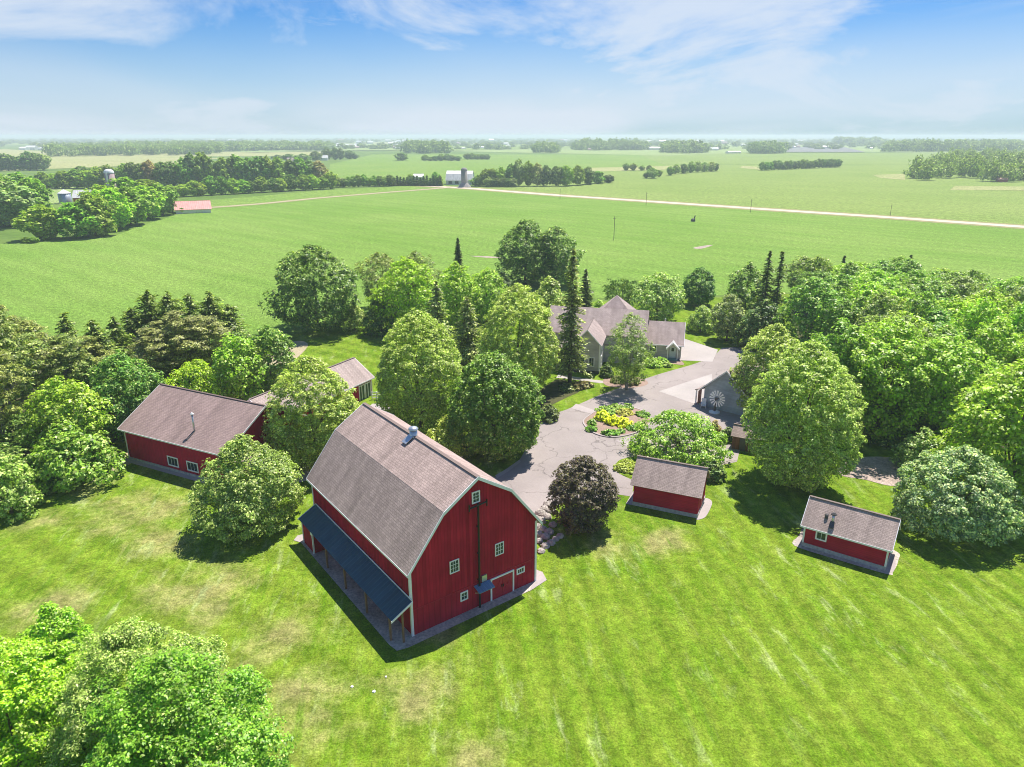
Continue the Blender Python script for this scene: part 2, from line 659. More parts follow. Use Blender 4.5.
# beyond the track and the road
sheet('field', list(trk) + px((440, 184), (392, 187), (335, 189.5), (180, 203)), .05, 'crop_green')
sheet('field', rp[2:-1] + [rp[-1]] + [(900, 300), (900, 980), (200, 980), (30, 700)], .05, 'soy_far')
ribbon('road_verge', rp, 19, .07, 'verge')
ribbon('dirt_road', rp, 8.5, .10, 'dirt_road')
ribbon('field_track', trk, 4.2, .12, 'path_dirt')
ribbon('track_verge', trk, 9, .085, 'verge')
rng = random.Random(3)
sheet('field', [(-240, 980), (-160, 640), (-20, 600), (190, 900), (260, 1500), (-280, 1500)], .06, 'crop_green')
sheet('field', [(200, 985), (1000, 985), (1400, 1650), (270, 1650)], .12, 'soy_far')
for k in range(46):
    yy = rng.uniform(900, 9000)
    xx = rng.uniform(-.8, .8) * yy
    ww, dd = rng.uniform(250, 700), rng.uniform(200, 500)
    if -300 < xx < 1450 and yy < 1900:
        continue
    an = math.radians(-42 + rng.choice((0, 0, 90)))
    ca, sa = math.cos(an), math.sin(an)
    P = [(xx + x * ca - y * sa, yy + x * sa + y * ca) for x, y in ((-ww, -dd), (ww, -dd), (ww, dd), (-ww, dd))]
    sheet('field', P, .2 + .02 * k, rng.choice(('crop_pale', 'crop_yellow', 'crop_green', 'soy_far', 'crop_pale', 'soil_mauve', 'crop_yellow')))
for P in (px((0, 171), (180, 164), (180, 159), (0, 163)), px((90, 157), (330, 156), (330, 151.5), (90, 152)), px((590, 172), (720, 168), (720, 165), (585, 168)),
          px((880, 178), (905, 180), (905, 174), (872, 175)), px((950, 190), (1060, 191), (1060, 187), (955, 186)), px((740, 168), (760, 170), (762, 167), (742, 166))):
    sheet('field', P, .16, 'crop_yellow')
sheet('field', px((785, 152.5), (865, 152.5), (845, 147.6), (790, 147.6)), 1.3, 'soil_mauve')
sheet('field', px((30, 200), (62, 205), (75, 186), (40, 186)), .1, 'crop_pale')
sheet('bare_patch', smooth_poly(px((693, 248), (703, 246), (713, 245), (708, 247), (700, 249)), 4), .05, 'dirt')
sheet('bare_patch', smooth_poly(px((470, 256), (490, 256.5), (505, 258), (490, 258), (478, 257)), 4), .05, 'dirt')
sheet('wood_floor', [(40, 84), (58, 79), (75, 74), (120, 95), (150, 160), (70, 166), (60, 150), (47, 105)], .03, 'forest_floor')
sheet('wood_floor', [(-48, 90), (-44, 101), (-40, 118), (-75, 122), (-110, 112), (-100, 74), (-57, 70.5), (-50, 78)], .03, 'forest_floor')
sheet('bare_ground', smooth_poly(px((838, 474), (848, 460), (880, 457), (912, 462), (916, 474), (895, 486), (865, 480))), .045, 'dirt')
sheet('bare_ground', smooth_poly(px((285, 345), (300, 341), (308, 346), (292, 362), (270, 372), (262, 368))), .045, 'path_dirt')
sheet('bare_ground', smooth_poly(px((92, 478), (126, 452), (133, 462), (118, 470), (100, 484))), .045, 'path_dirt')

# ------------------------------------------------------------------ driveway
drive = px((470, 468), (497, 478), (519, 461), (528, 446), (538.7, 436), (538.7, 422), (547.5, 416), (566, 410), (583.7, 402.3), (601.3, 394.5), (621, 387.6),
           (642, 380), (660, 374), (690, 365.5), (712, 358), (722, 348), (745, 347), (790, 372), (775, 440), (742, 440), (737, 462), (700, 470), (640, 462), (622, 459.5),
           (615.5, 464), (615.5, 471), (623, 476), (634, 481), (632, 497), (614, 494), (600, 505), (560, 503), (541, 519), (520, 522), (480, 505))
sheet('driveway', drive, .04, 'asphalt')
sheet('yard_gravel', px((300, 470), (345, 440), (372, 404), (386, 403), (400, 420), (440, 440), (480, 470), (480, 500), (430, 470), (360, 440), (310, 480), (285, 486)), .035, 'old_concrete')
sheet('concrete_apron', px((683.6, 338.6), (718, 350), (712.3, 362), (675.3, 360.3)), .05, 'concrete')
sheet('concrete_apron', px((659, 391.5), (712, 374), (712, 392), (694, 404)), .05, 'concrete')
sheet('concrete_patch', px((576, 404), (599, 412), (593.5, 414.6), (571, 408.5)), .05, 'old_concrete')
sheet('concrete_patch', px((616, 441), (642, 433), (652, 441), (636, 451)), .05, 'old_concrete')
sheet('garden_path', px((559, 374), (569.6, 376.2), (596, 380.3), (620.4, 382.6), (618, 385), (594, 382.6), (568, 379), (556, 378)), .045, 'concrete')
sheet('driveway_edge', px((497, 478.5), (508, 472), (521, 462), (519.5, 460), (506, 469.5), (495, 476)), .06, 'concrete')
sheet('grass_island', smooth_poly(px((616, 465), (622, 459.5), (640, 458), (640, 476), (630, 477.5), (618, 473))), .06, 'lawn')
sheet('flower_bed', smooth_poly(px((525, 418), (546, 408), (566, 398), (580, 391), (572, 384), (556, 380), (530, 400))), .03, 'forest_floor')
sheet('flower_bed', smooth_poly(px((607, 386), (632, 388), (648, 384), (640, 378), (618, 376), (604, 379))), .05, 'mulch')
sheet('flower_bed', smooth_poly(px((640, 366), (668, 364), (684, 365), (676, 359), (650, 357.5))), .05, 'mulch')


# ------------------------------------------------------------------ foliage meshes
def leaf_arrays(C, N, T, size, asp, rs, fold=.18):
    """one four-cornered leaf spray per centre C with normal N and axis T"""
    n = len(C)
    B = np.cross(N, T)
    L = size[:, None] * T
    Wd = (size * asp)[:, None] * B
    lift = (size * fold)[:, None] * N
    v = np.empty((n, 4, 3))
    v[:, 0] = C - .5 * L
    v[:, 1] = C + .5 * Wd + lift
    v[:, 2] = C + .5 * L
    v[:, 3] = C - .5 * Wd + lift
    return v.reshape(-1, 3)


def norm(a):
    return a / np.maximum(np.linalg.norm(a, axis=-1, keepdims=True), 1e-9)


def leaves_mesh(name, verts, mat='leaf'):
    n = len(verts) // 4
    me = bpy.data.meshes.new(name)
    me.vertices.add(len(verts))
    me.vertices.foreach_set('co', verts.astype(np.float32).ravel())
    me.loops.add(n * 4)
    me.loops.foreach_set('vertex_index', np.arange(n * 4, dtype=np.int32))
    me.polygons.add(n)
    me.polygons.foreach_set('loop_start', np.arange(0, n * 4, 4, dtype=np.int32))
    me.update(calc_edges=True)
    me.materials.append(MATS[mat])
    return me


PROF = {
    'round': [(0, .45), (.1, .72), (.25, .93), (.45, 1), (.65, .93), (.82, .7), (.93, .43), (1, .12)],
    'oval': [(0, .5), (.12, .8), (.3, .98), (.45, 1), (.62, .92), (.8, .7), (.92, .42), (1, .08)],
    'egg': [(0, .62), (.1, .88), (.25, 1), (.42, .95), (.6, .78), (.78, .52), (.9, .3), (1, .04)],
    'dome': [(0, .95), (.2, 1), (.45, .93), (.7, .72), (.88, .45), (1, .1)],
    'spread': [(0, .3), (.2, .62), (.4, .85), (.6, 1), (.78, .93), (.9, .66), (1, .2)],
    'tall': [(0, .45), (.15, .8), (.35, 1), (.6, .95), (.8, .72), (.93, .4), (1, .08)],
    'open': [(0, .35), (.15, .6), (.3, .8), (.5, 1), (.7, .95), (.88, .65), (1, .2)],
}


def crown_verts(seed, R, z0, z1, prof='oval', clump=.7, nclump=None, per=34, leaf=.30, asp=.62, fill=.3, lump=.16, up=.5, flat=.8, gaps=0.0, droop=0.0, thin=False):
    gaps = max(gaps, .1)
    rs = np.random.RandomState(seed)
    hp, rp_ = zip(*PROF[prof])
    area = 2 * math.pi * R * (z1 - z0) * .8 + math.pi * R * R * .6
    if nclump is None:
        nclump = int(area / (clump * clump) * 1.05)
    h = rs.rand(nclump * 4)
    keep = rs.rand(nclump * 4) < np.interp(h, hp, rp_) * .9 + .1
    h = h[keep][:nclump]
    an = rs.rand(len(h)) * 2 * math.pi
    # big lobes of the outline
    ph = rs.rand(10) * 6.28
    lob = (np.sin(an * 2 + ph[0] + h * 3) * .45 + np.sin(an * 3 + ph[1] - h * 5) * .4 + np.sin(an * 5 + ph[2] + h * 9) * .35
           + np.sin(h * 11 + ph[3] + an) * .4 + np.sin(an * 7 + h * 17 + ph[4]) * .3)
    env = np.interp(h, hp, rp_) * R * (1 + lump * lob)
    inner = rs.rand(len(h)) < fill
    rr = np.where(inner, rs.uniform(.35, .8, len(h)), rs.uniform(.82, 1.03, len(h)))
    rad = np.maximum(env * rr - clump * .35, 0)
    zc = z0 + h * (z1 - z0) + rs.normal(0, clump * .25, len(h)) - droop * (rad / R) ** 2
    cc = np.stack([np.cos(an) * rad, np.sin(an) * rad, zc], -1)
    if gaps > 0:
        g = np.sin(an * 3 + ph[5] + h * 7) + np.sin(h * 13 + ph[6] + an * 2) + np.sin(an * 5 - h * 11 + ph[7])
        cc = cc[g > -3 + gaps * 3.0]
    # outward direction of every clump
    mid = np.array([0, 0, z0 + .38 * (z1 - z0)])
    out = norm((cc - mid) * np.array([1, 1, R * 1.3 / (z1 - z0) * 1.6]))
    cs = clump * rs.uniform(.6, 1.25, len(cc))
    m = len(cc) * per
    ci = np.repeat(np.arange(len(cc)), per)
    d = norm(rs.normal(0, 1, (m, 3)) + .75 * out[ci] + np.array([0, 0, up]))
    r = cs[ci] * rs.uniform(.45, 1.0, m)
    P = cc[ci] + d * r[:, None] * np.array([1, 1, flat])
    N = norm(d * .8 + out[ci] * .35 + np.array([0, 0, 1.0]) + rs.normal(0, .38, (m, 3)))
    T = norm(np.cross(N, rs.normal(0, 1, (m, 3))))
    size = leaf * rs.uniform(.5, 1.55, m)
    asp_a = asp
    if thin:
        T = norm(d + out[ci] + rs.normal(0, .5, (m, 3)) + np.array([0, 0, up]))
        N = norm(np.cross(T, rs.normal(0, 1, (m, 3))))
    V = leaf_arrays(P, N, T, size, asp_a, rs)
    V[:, 2] = np.maximum(V[:, 2], .05)
    return V, cc


def spruce_verts(seed, R, H_, z0=.4, dens=1.0, needle=.55, ragged=.25, powr=.72):
    rs = np.random.RandomState(seed)
    Cs, Ns, Ts, Ss = [], [], [], []
    z = z0
    while z < H_ - .15:
        f = (z - z0) / (H_ - z0)
        rr = R * ((1 - f) ** powr) * rs.uniform(1 - ragged, 1.1) + .10
        nb = max(5, int((7 + 5 * (1 - f)) * dens))
        for b in range(nb):
            an = rs.rand() * 6.283
            ln = rr * rs.uniform(.65, 1.12)
            k = max(5, int(ln / .13 * dens))
            t = (np.arange(k) + rs.rand(k)) / k
            dirv = np.array([math.cos(an), math.sin(an), 0])
            side = np.array([-math.sin(an), math.cos(an), 0])
            zz = z + rs.normal(0, .12) + .25 * ln * .35 - ln * (rs.uniform(.2, .6) * t - .16 * t * t)
            sw = rs.normal(0, .22, k) * (1 - .3 * t) * ln * .8
            P = dirv * (ln * t)[:, None] + side * sw[:, None]
            P[:, 2] = zz - np.abs(sw) * .3
            Cs.append(P)
            tt = norm(dirv + side * np.sign(sw)[:, None] * rs.uniform(.2, .9, k)[:, None] + rs.normal(0, .2, (k, 3)) + np.array([0, 0, -.25]))
            nn = norm(np.array([0, 0, 1.0]) + dirv * .5 + rs.normal(0, .35, (k, 3)))
            nn = norm(nn - tt * np.sum(nn * tt, -1, keepdims=True))
            Ts.append(tt)
            Ns.append(nn)
            Ss.append(needle * rs.uniform(.6, 1.25, k))
        z += .30 * rs.uniform(.6, 1.3) / max(.6, dens)
    C, N, T, Sz = np.concatenate(Cs), np.concatenate(Ns), np.concatenate(Ts), np.concatenate(Ss)
    V = leaf_arrays(C, N, T, Sz, .46, rs)
    V[:, 2] = np.maximum(V[:, 2], .05)
    return V


def trunk_mb(seed, Ht, r, cc=None, limbs=7, multi=1, frac=.66):
    rs = random.Random(seed)
    m = MB()
    for k in range(multi):
        lean = Vector((0, 0, 0)) if multi == 1 else Vector((math.cos(k * 2.2 + 1), math.sin(k * 2.2 + 1), 0)) * Ht * .10
        pts, rad = [], []
        for i in range(7):
            t = i / 6
            pts.append(Vector((math.sin(t * 3 + seed) * .02 * Ht * t, math.cos(t * 2.5 + seed) * .02 * Ht * t, t * Ht * frac - .1)) + lean * t)
            rad.append(r * (1 - .8 * t) * (1.35 if i == 0 else 1))
        m.tube(pts, rad, 8)
        if cc is not None and len(cc):
            for _ in range(limbs):
                c = Vector(cc[rs.randrange(len(cc))])
                t = rs.uniform(.25, .7)
                s = pts[int(t * 6)]
                mid = s.lerp(c, .5) + Vector((0, 0, -.06 * Ht))
                if (c - s).length < .5:
                    continue
                m.tube([s, mid, s.lerp(c, .92)], [r * .4, r * .26, r * .08], 5)
    return m


PROTO = {}


def proto(key, crown_me, trunk_m, bark='bark'):
    PROTO[key] = (crown_me, trunk_m, bark)


def build_tree(name, label, x, y, key, scale=(1, 1, 1), col=(.09, .16, .03), pale=.15, rz=0.0, group=None, cat='tree', noparts=False):
    crown_me, trunk_m, bark = PROTO[key]
    r = thing(name, label, cat, (x, y, 0), rz, group)
    r.scale = scale
    c = bpy.data.objects.new('crown', crown_me)
    COL.objects.link(c)
    c.parent = r
    c.color = (*col, pale)
    if trunk_m is not None:
        t = bpy.data.objects.new('trunk', trunk_m)
        COL.objects.link(t)
        t.parent = r
    return r


def mesh_of(mb, name, mat):
    o = mb.build(name, mat)
    me = o.data
    bpy.data.objects.remove(o)
    return me


SEED = [100]


def hero(name, label, box, col, pale=.15, prof='oval', k=.7, skirt=.06, bark='bark', cat='tree', trunk_r=None, limbs=8, multi=1, z0=None, rscale=1.0, group=None, **kw):
    """a broadleaf tree with a crown of its own, measured from the photo"""
    x, y, R, Ht = survey(*box, k=k)
    if kw.get('leaf', .3) <= .34:
        kw['leaf'] = kw.get('leaf', .3) * .78
        kw['per'] = int(kw.get('per', 34) * 1.5)
    SEED[0] += 1
    sd = SEED[0]
    zb = Ht * skirt if z0 is None else z0
    V, cc = crown_verts(sd, R * rscale, zb, Ht - kw.get('clump', .7) * .5, prof, **kw)
    key = 'h%d' % sd
    proto(key, leaves_mesh('crown', V), mesh_of(trunk_mb(sd, Ht, trunk_r or .022 * Ht, cc, limbs, multi), 'trunk', bark))
    return build_tree(name, label, x, y, key, col=col, pale=pale, cat=cat, group=group)


def conifer(name, label, box, col, pale=.05, k=.5, dens=1.0, ragged=.25, z0=.5, needle=.55, group=None, rmin=0, powr=.72):
    x, y, R, Ht = survey(*box, k=k)
    SEED[0] += 1
    sd = SEED[0]
    key = 'h%d' % sd
    tm = MB().tube([(0, 0, -.1), (0, 0, Ht * .5), (0, 0, Ht * .97)], [.016 * Ht, .009 * Ht, .03], 8)
    proto(key, leaves_mesh('crown', spruce_verts(sd, max(R, rmin), Ht, z0, dens, needle, ragged, powr)), mesh_of(tm, 'trunk', 'bark'))
    return build_tree(name, label, x, y, key, col=col, pale=pale, group=group)


# shared crowns for the woods
for i, (pf, R_, H_, kw) in enumerate([('round', 4.2, 11, {}), ('spread', 4.6, 12, dict(lump=.24)), ('oval', 3.8, 12.5, dict(lump=.2)), ('open', 4.4, 11.5, dict(lump=.28, clump=.85)), ('spread', 4.0, 10, dict(lump=.3, clump=.8))]):
    V, cc = crown_verts(500 + i, R_, H_ * .16, H_ - .3, pf, **{**dict(clump=.8, per=30, leaf=.36, lump=.2, gaps=.12), **kw})
    proto('wood%d' % i, leaves_mesh('crown', V), mesh_of(trunk_mb(500 + i, H_, .2, cc, 8), 'trunk', 'bark'))
WOOD_H = [11, 12, 12.5, 11.5, 10]
WOOD_R = [4.2, 4.6, 3.8, 4.4, 4.0]
for i in range(3):   # tall open pines
    V, cc = crown_verts(540 + i, 3.0, 5.0, 14.5, 'open', clump=.95, per=60, leaf=.40, asp=.34, lump=.34, flat=.38, up=.3, gaps=.3, fill=.35, nclump=170)
    proto('pine%d' % i, leaves_mesh('crown', V), mesh_of(trunk_mb(540 + i, 14.5, .19, cc, 22, 1, .95), 'trunk', 'bark_pale'), 'bark_pale')
for i in range(3):   # dense dark spruces
    proto('spruce%d' % i, leaves_mesh('crown', spruce_verts(560 + i, 2.6, 12, .6, 1.0, .55, .35)),
          mesh_of(MB().tube([(0, 0, -.1), (0, 0, 6), (0, 0, 11.6)], [.18, .11, .03], 8), 'trunk', 'bark'))
for i in range(5):   # far trees
    pf = ('round', 'oval', 'spread', 'tall', 'open')[i]
    V, cc = crown_verts(580 + i, 4.5, 1.0, 11.6, pf, clump=1.15, per=24, leaf=.68, asp=.75, lump=.3, fill=.2)
    proto('far%d' % i, leaves_mesh('crown', V, 'leaf_far'), mesh_of(trunk_mb(580 + i, 12, .25, None), 'trunk', 'bark'))
V = spruce_verts(590, 2.4, 12, .4, .55, 1.2, .2)
proto('farspruce', leaves_mesh('crown', V, 'leaf_far'), mesh_of(MB().tube([(0, 0, -.1), (0, 0, 11)], [.2, .05], 6), 'trunk', 'bark'))

# leaf colours
LINDEN_ = (.150, .215, .050)
YEL = (.170, .250, .018)
MID = (.085, .165, .026)
DARK = (.045, .105, .030)
DEEP = (.050, .120, .034)
OLIVE = (.120, .140, .050)
GREY = (.130, .170, .085)
BLUE = (.075, .115, .070)

# ------------------------------------------------------------------ yard trees
hero('ash_tree', 'cone-shaped pale green tree on the lawn between the red workshop and the big barn', (196, 299, 435, 545), (.115, .165, .062), .22, 'egg', skirt=.05, clump=.62, per=34, leaf=.27, lump=.13)
hero('linden_tree', 'egg-shaped light green tree hiding the long red building behind the barn', (270, 357, 356, 478), (.160, .205, .054), .28, 'oval', skirt=.05, clump=.55, per=30, leaf=.27, lump=.12)
hero('linden_tree', 'tall dense light green tree directly behind the barn roof vent', (377, 463, 310, 445), (.152, .202, .054), .28, 'oval', k=.6, skirt=.04, clump=.52, per=30, leaf=.26, lump=.12)
hero('chestnut_tree', 'dark green round tree at the driveway edge behind the barn', (449, 540, 353, 468), (.072, .138, .028), .12, 'oval', skirt=.05, clump=.55, per=32, leaf=.30, lump=.10, flat=1.1)
hero('linden_tree', 'big light green tree beside the tall spruce in front of the house', (479, 556, 284, 402), (.160, .203, .056), .30, 'oval', skirt=.04, clump=.55, per=30, leaf=.27, lump=.12)
hero('linden_tree', 'broad bright green tree in front at the right of the garage', (746, 853, 342, 500), (.145, .205, .054), .26, 'tall', k=.6, skirt=.04, clump=.58, per=32, leaf=.27, lump=.12)
hero('linden_tree', 'light green tree rising behind the broad one beside the gray garage', (735, 806, 325, 425), (.160, .203, .058), .28, 'oval', skirt=.05, clump=.6, per=30, leaf=.3, lump=.1)
hero('maple_tree', 'round silvery green tree beside the small red shed at the right edge', (905, 1017, 450, 552), (.088, .150, .120), .34, 'dome', skirt=.14, clump=.62, per=36, leaf=.28, lump=.09)
hero('plum_tree', 'dark purple leaved tree beside the big barn', (549, 616, 457, 540), (.050, .037, .047), 0.0, 'oval', skirt=.07, clump=.5, per=36, leaf=.25, lump=.1)
hero('crabapple_shrub', 'wide bright green shrub behind the windowless red shed', (634, 729, 414, 470), (.105, .190, .024), .15, 'dome', skirt=.05, clump=.75, per=32, leaf=.33, lump=.14, cat='shrub', multi=3, trunk_r=.1)
hero('birch_tree', 'twin-stemmed airy birch tree in front of the gray house', (607, 650, 313, 393), (.085, .135, .042), .16, 'tall', k=.4, skirt=.13, clump=.6, per=24, leaf=.22, lump=.42, gaps=.4, multi=2, trunk_r=.16, bark='bark_pale')
conifer('spruce_tree', 'very tall sparse spruce standing before the gray house', (549, 592, 248, 384), (.085, .100, .062), .3, k=.2, ragged=.45, z0=2.6, dens=.92)
hero('oak_tree', 'large dark green oak at the edge of the field', (273, 358, 245, 338), (.062, .112, .036), .14, 'round', skirt=.07, clump=.95, per=34, leaf=.4, lump=.2, gaps=.1)
hero('cottonwood_tree', 'large dark tree with sky gaps standing alone in the field beyond the yard', (499, 551, 220, 286), (.055, .105, .028), .1, 'round', k=.4, skirt=.05, clump=1.05, per=32, leaf=.45, lump=.24, gaps=.24)
hero('cottonwood_tree', 'dark rounded tree grown together with the lone large field tree', (532, 579, 227, 288), (.057, .108, .028), .1, 'round', k=.4, skirt=.05, clump=1.05, per=32, leaf=.45, lump=.24, gaps=.2)
hero('maple_tree', 'small round dark green tree on the lawn beyond the concrete apron', (683, 716, 268, 308), (.045, .115, .028), .08, 'round', skirt=.05, clump=.65, per=34, leaf=.33, lump=.1)
hero('maple_tree', 'broad pale green tree right behind the house roof', (634, 683, 272, 326), (.110, .175, .066), .3, 'round', skirt=.06, clump=.9, per=32, leaf=.38, lump=.2)
hero('pine_tree', 'small dark blue-green pine behind the house roof peak', (604, 641, 279, 312), (.040, .075, .045), .08, 'spread', skirt=.1, clump=.9, per=34, leaf=.45, asp=.25, lump=.26, flat=.5, thin=True)
hero('apple_tree', 'low pale green apple tree on the back lawn beside the house', (689, 716, 306, 333), (.12, .18, .06), .25, 'dome', k=.5, skirt=.12, clump=.7, per=30, leaf=.34, lump=.2)
hero('willow_tree', 'silvery gray-green small tree on the lawn right of the apron', (712, 746, 294, 343), (.085, .115, .072), .26, 'oval', k=.5, skirt=.1, clump=.7, per=32, leaf=.33, lump=.18)
hero('maple_tree', 'mid green tree left of the two thin spruces by the field', (726, 765, 264, 330), (.070, .125, .035), .12, 'tall', k=.4, skirt=.08, clump=.85, per=32, leaf=.36, lump=.22)
conifer('spruce_tree', 'thin dark spruce, left one of the close pair by the field', (744, 781, 251, 345), (.055, .08, .04), .1, ragged=.55, z0=1.5, dens=.9)
conifer('spruce_tree', 'thin dark spruce, right one of the close pair by the field', (758, 791, 250, 345), (.055, .08, .04), .1, ragged=.55, z0=1.5, dens=.8)
hero('maple_tree', 'dark green tree at the foot of the spruce pair', (738, 790, 300, 352), (.045, .088, .036), .1, 'dome', k=.5, skirt=.06, clump=.85, per=32, leaf=.36, lump=.2)

# trees behind the lindens, at the field edge
MG = 'trees along the field edge behind the barn'
hero('boxelder_tree', 'bright yellow-green tree between the oak and the house', (376, 440, 259, 338), (.165, .245, .018), .12, 'round', k=.6, skirt=.06, clump=.95, per=34, leaf=.38, lump=.2, group=MG)
hero('boxelder_tree', 'yellow-green tree below the thin spire-shaped conifer', (436, 477, 263, 330), (.155, .235, .022), .12, 'round', k=.6, skirt=.06, clump=.9, per=32, leaf=.38, lump=.22, group=MG)
hero('boxelder_tree', 'lower yellow-green tree left of the lone large field tree', (466, 508, 269, 325), (.145, .225, .022), .12, 'round', k=.6, skirt=.06, clump=.9, per=32, leaf=.38, lump=.22, group=MG)
hero('elm_tree', 'thin brownish green tree right beside the dark oak', (357, 404, 254, 312), (.095, .115, .050), .16, 'open', k=.5, skirt=.15, clump=.9, per=24, leaf=.36, lump=.3, gaps=.3, group=MG)
hero('elm_tree', 'dull olive tree peeking up behind the yellow-green tree', (398, 436, 252, 305), (.085, .110, .045), .12, 'open', k=.5, skirt=.15, clump=.9, per=26, leaf=.36, lump=.28, gaps=.2, group=MG)
hero('bush', 'dark green bush under the yellow-green tree beside the back lawn', (363, 398, 296, 336), (.045, .090, .030), .08, 'dome', k=.5, skirt=.04, clump=.8, per=32, leaf=.36, lump=.2, cat='bush', group=MG)
hero('bush', 'pale scrubby bush between the oak and the back lawn', (341, 366, 302, 332), (.14, .175, .075), .3, 'dome', k=.5, skirt=.04, clump=.7, per=26, leaf=.34, lump=.3, cat='bush', group=MG)
conifer('spruce_tree', 'bluish spruce squeezed between the two tall lindens', (416, 460, 282, 360), (.105, .135, .085), .25, ragged=.4, powr=.6, z0=.6, group=MG)
conifer('spruce_tree', 'gray-green spruce touching the left side of the middle linden', (440, 496, 296, 372), (.105, .125, .075), .25, ragged=.4, powr=.6, z0=.6, group=MG)
conifer('juniper_tree', 'thin dark spire-shaped conifer poking out above the field edge trees', (451, 466, 238, 290), (.038, .060, .034), .05, dens=1.4, ragged=.15, z0=.5, needle=.5, group=MG)
hero('elm_tree', 'pale dull green tree just left of the tall spruce', (531, 567, 277, 345), (.125, .165, .055), .3, 'oval', k=.5, skirt=.06, clump=.8, per=30, leaf=.36, lump=.24, group=MG)
conifer('spruce_tree', 'short dark spruce peeking out right of the tall spruce', (570, 600, 270, 330), (.045, .065, .040), .1, z0=.6, group=MG)
hero('bush', 'dark bush at the foot of the lone large field tree', (492, 512, 270, 296), (.045, .080, .034), .05, 'dome', skirt=.04, clump=.8, per=28, leaf=.4, lump=.24, cat='bush', group=MG)
hero('bush', 'bright green bush behind the spruce and house', (588, 610, 300, 325), (.14, .22, .03), .2, 'dome', skirt=.04, clump=.7, per=30, leaf=.34, lump=.2, cat='bush', group=MG)
hero('bush', 'yellow-green bush in the gap beside the chestnut tree', (425, 470, 418, 462), (.17, .20, .040), .25, 'dome', k=.5, skirt=.04, clump=.6, per=26, leaf=.28, lump=.25, cat='bush')

# left grove
LG = 'trees of the grove left of the workshop'
hero('boxelder_tree', 'bright yellow-green tree in the middle of the left grove', (34, 104, 378, 470), (.145, .215, .028), .15, 'round', k=.6, skirt=.08, clump=.9, per=36, leaf=.36, lump=.2, group=LG)
hero('walnut_tree', 'low bright green tree with spreading boughs at the front of the left grove', (24, 108, 424, 492), (.095, .170, .030), .15, 'dome', k=.6, skirt=.10, clump=.95, per=36, leaf=.38, lump=.24, group=LG)
hero('lilac_bush', 'pale green round bush at the left edge of the lawn', (-28, 28, 452, 520), (.12, .19, .055), .3, 'dome', k=.5, skirt=.04, clump=.7, per=34, leaf=.32, lump=.2, cat='bush', group=LG)
hero('maple_tree', 'dense dark green tree touching the left end of the workshop', (92, 160, 353, 446), (.060, .140, .034), .16, 'round', k=.6, skirt=.05, clump=.75, per=36, leaf=.34, lump=.16, group=LG)
hero('boxelder_tree', 'yellow tree right behind the workshop roof', (166, 228, 360, 415), (.165, .240, .016), .12, 'dome', k=.5, skirt=.06, clump=.85, per=34, leaf=.34, lump=.2, group=LG)
hero('ash_tree', 'bright green leafy tree behind the workshop roof ridge', (214, 262, 334, 410), (.125, .22, .024), .14, 'round', k=.5, skirt=.06, clump=.9, per=34, leaf=.36, lump=.22, group=LG)
hero('ash_tree', 'dull mid green tree beside the bare path behind the workshop', (244, 295, 328, 400), (.080, .145, .040), .16, 'round', k=.5, skirt=.06, clump=.85, per=34, leaf=.36, lump=.2, group=LG)
for (u0, u1, vt, vb, lab) in ((138, 172, 291, 372, 'tallest dark spruce behind the workshop'), (160, 190, 292, 372, 'dark spruce just right of the tallest one behind the workshop'),
                              (182, 206, 293, 366, 'dark spruce with a flat top above the gray pines'), (202, 228, 292, 362, 'dark spruce at the right end of the row behind the workshop'), (218, 244, 304, 360, 'short dark spruce nearest the oak'),
                              (60, 84, 313, 390, 'pointed dark spruce rising from the brownish pines'), (88, 112, 320, 395, 'dark pointed spruce in the left grove beside the pines'), (108, 132, 317, 385, 'dark spruce next to the tall row behind the workshop'), (126, 146, 308, 372, 'slim dark spruce left of the tallest one')):
    conifer('spruce_tree', lab, (u0 - 22, u1 + 22, vt, vb), (.070, .105, .034), .14, k=.2, ragged=.6, powr=.55, z0=.8, needle=.6, group=LG)
for i, (u, vb, vt, sc, lab) in enumerate(((2, 420, 296, 1.0, 'tall brownish pine cut by the left edge of the photo'), (24, 440, 312, 1.0, 'brownish pine with a pale bare trunk in the left grove'), (46, 418, 322, .95, 'brown-tinged pine with flat boughs'),
                                          (74, 412, 335, .9, 'brown-tinged pine above the bright yellow-green tree'), (-14, 450, 305, 1.1, 'pine mostly outside the left edge'), (188, 390, 312, 1.0, 'grayish pine with bare branches behind the workshop'),
                                          (214, 386, 316, .9, 'grayish pine right of the bare-branched one'), (162, 395, 328, .95, 'dull gray-green pine left of the bare-branched one'), (8, 470, 345, .9, 'shaded pine low in the left grove'), (10, 405, 310, .9, 'brownish pine behind the bare-trunked one'),
                                          (96, 400, 338, .85, 'olive pine behind the dense dark tree'), (34, 400, 318, .9, 'olive pine at the field side of the left grove'))):
    b = G(u, vb)
    ht = height_at(b.x, b.y, vt)
    build_tree('pine_tree', lab, b.x, b.y, 'pine%d' % (i % 3), (sc * 1.15, sc * 1.15, ht / 14.5), ((.085, .120, .040) if i % 2 else (.110, .125, .046)) if i not in (5, 6, 7) else (.110, .115, .062), .14, i * 1.3, LG)
for i, (u, v, s_) in enumerate(((120, 380, .9), (-10, 395, 1.0), (60, 430, .8), (135, 372, .9), (175, 378, .9), (205, 374, .9), (235, 372, .85), (90, 405, .9), (20, 455, .7), (55, 455, .7), (-20, 485, .9), (5, 485, .6), (110, 430, .7), (150, 398, .6))):
    b = G(u, v)
    build_tree('broadleaf_tree', 'dark green understorey tree deep in the left grove', b.x, b.y, 'wood%d' % (i % 5), (s_, s_, s_ * .62), (.050, .100, .028), .1, i * 2.1, LG)

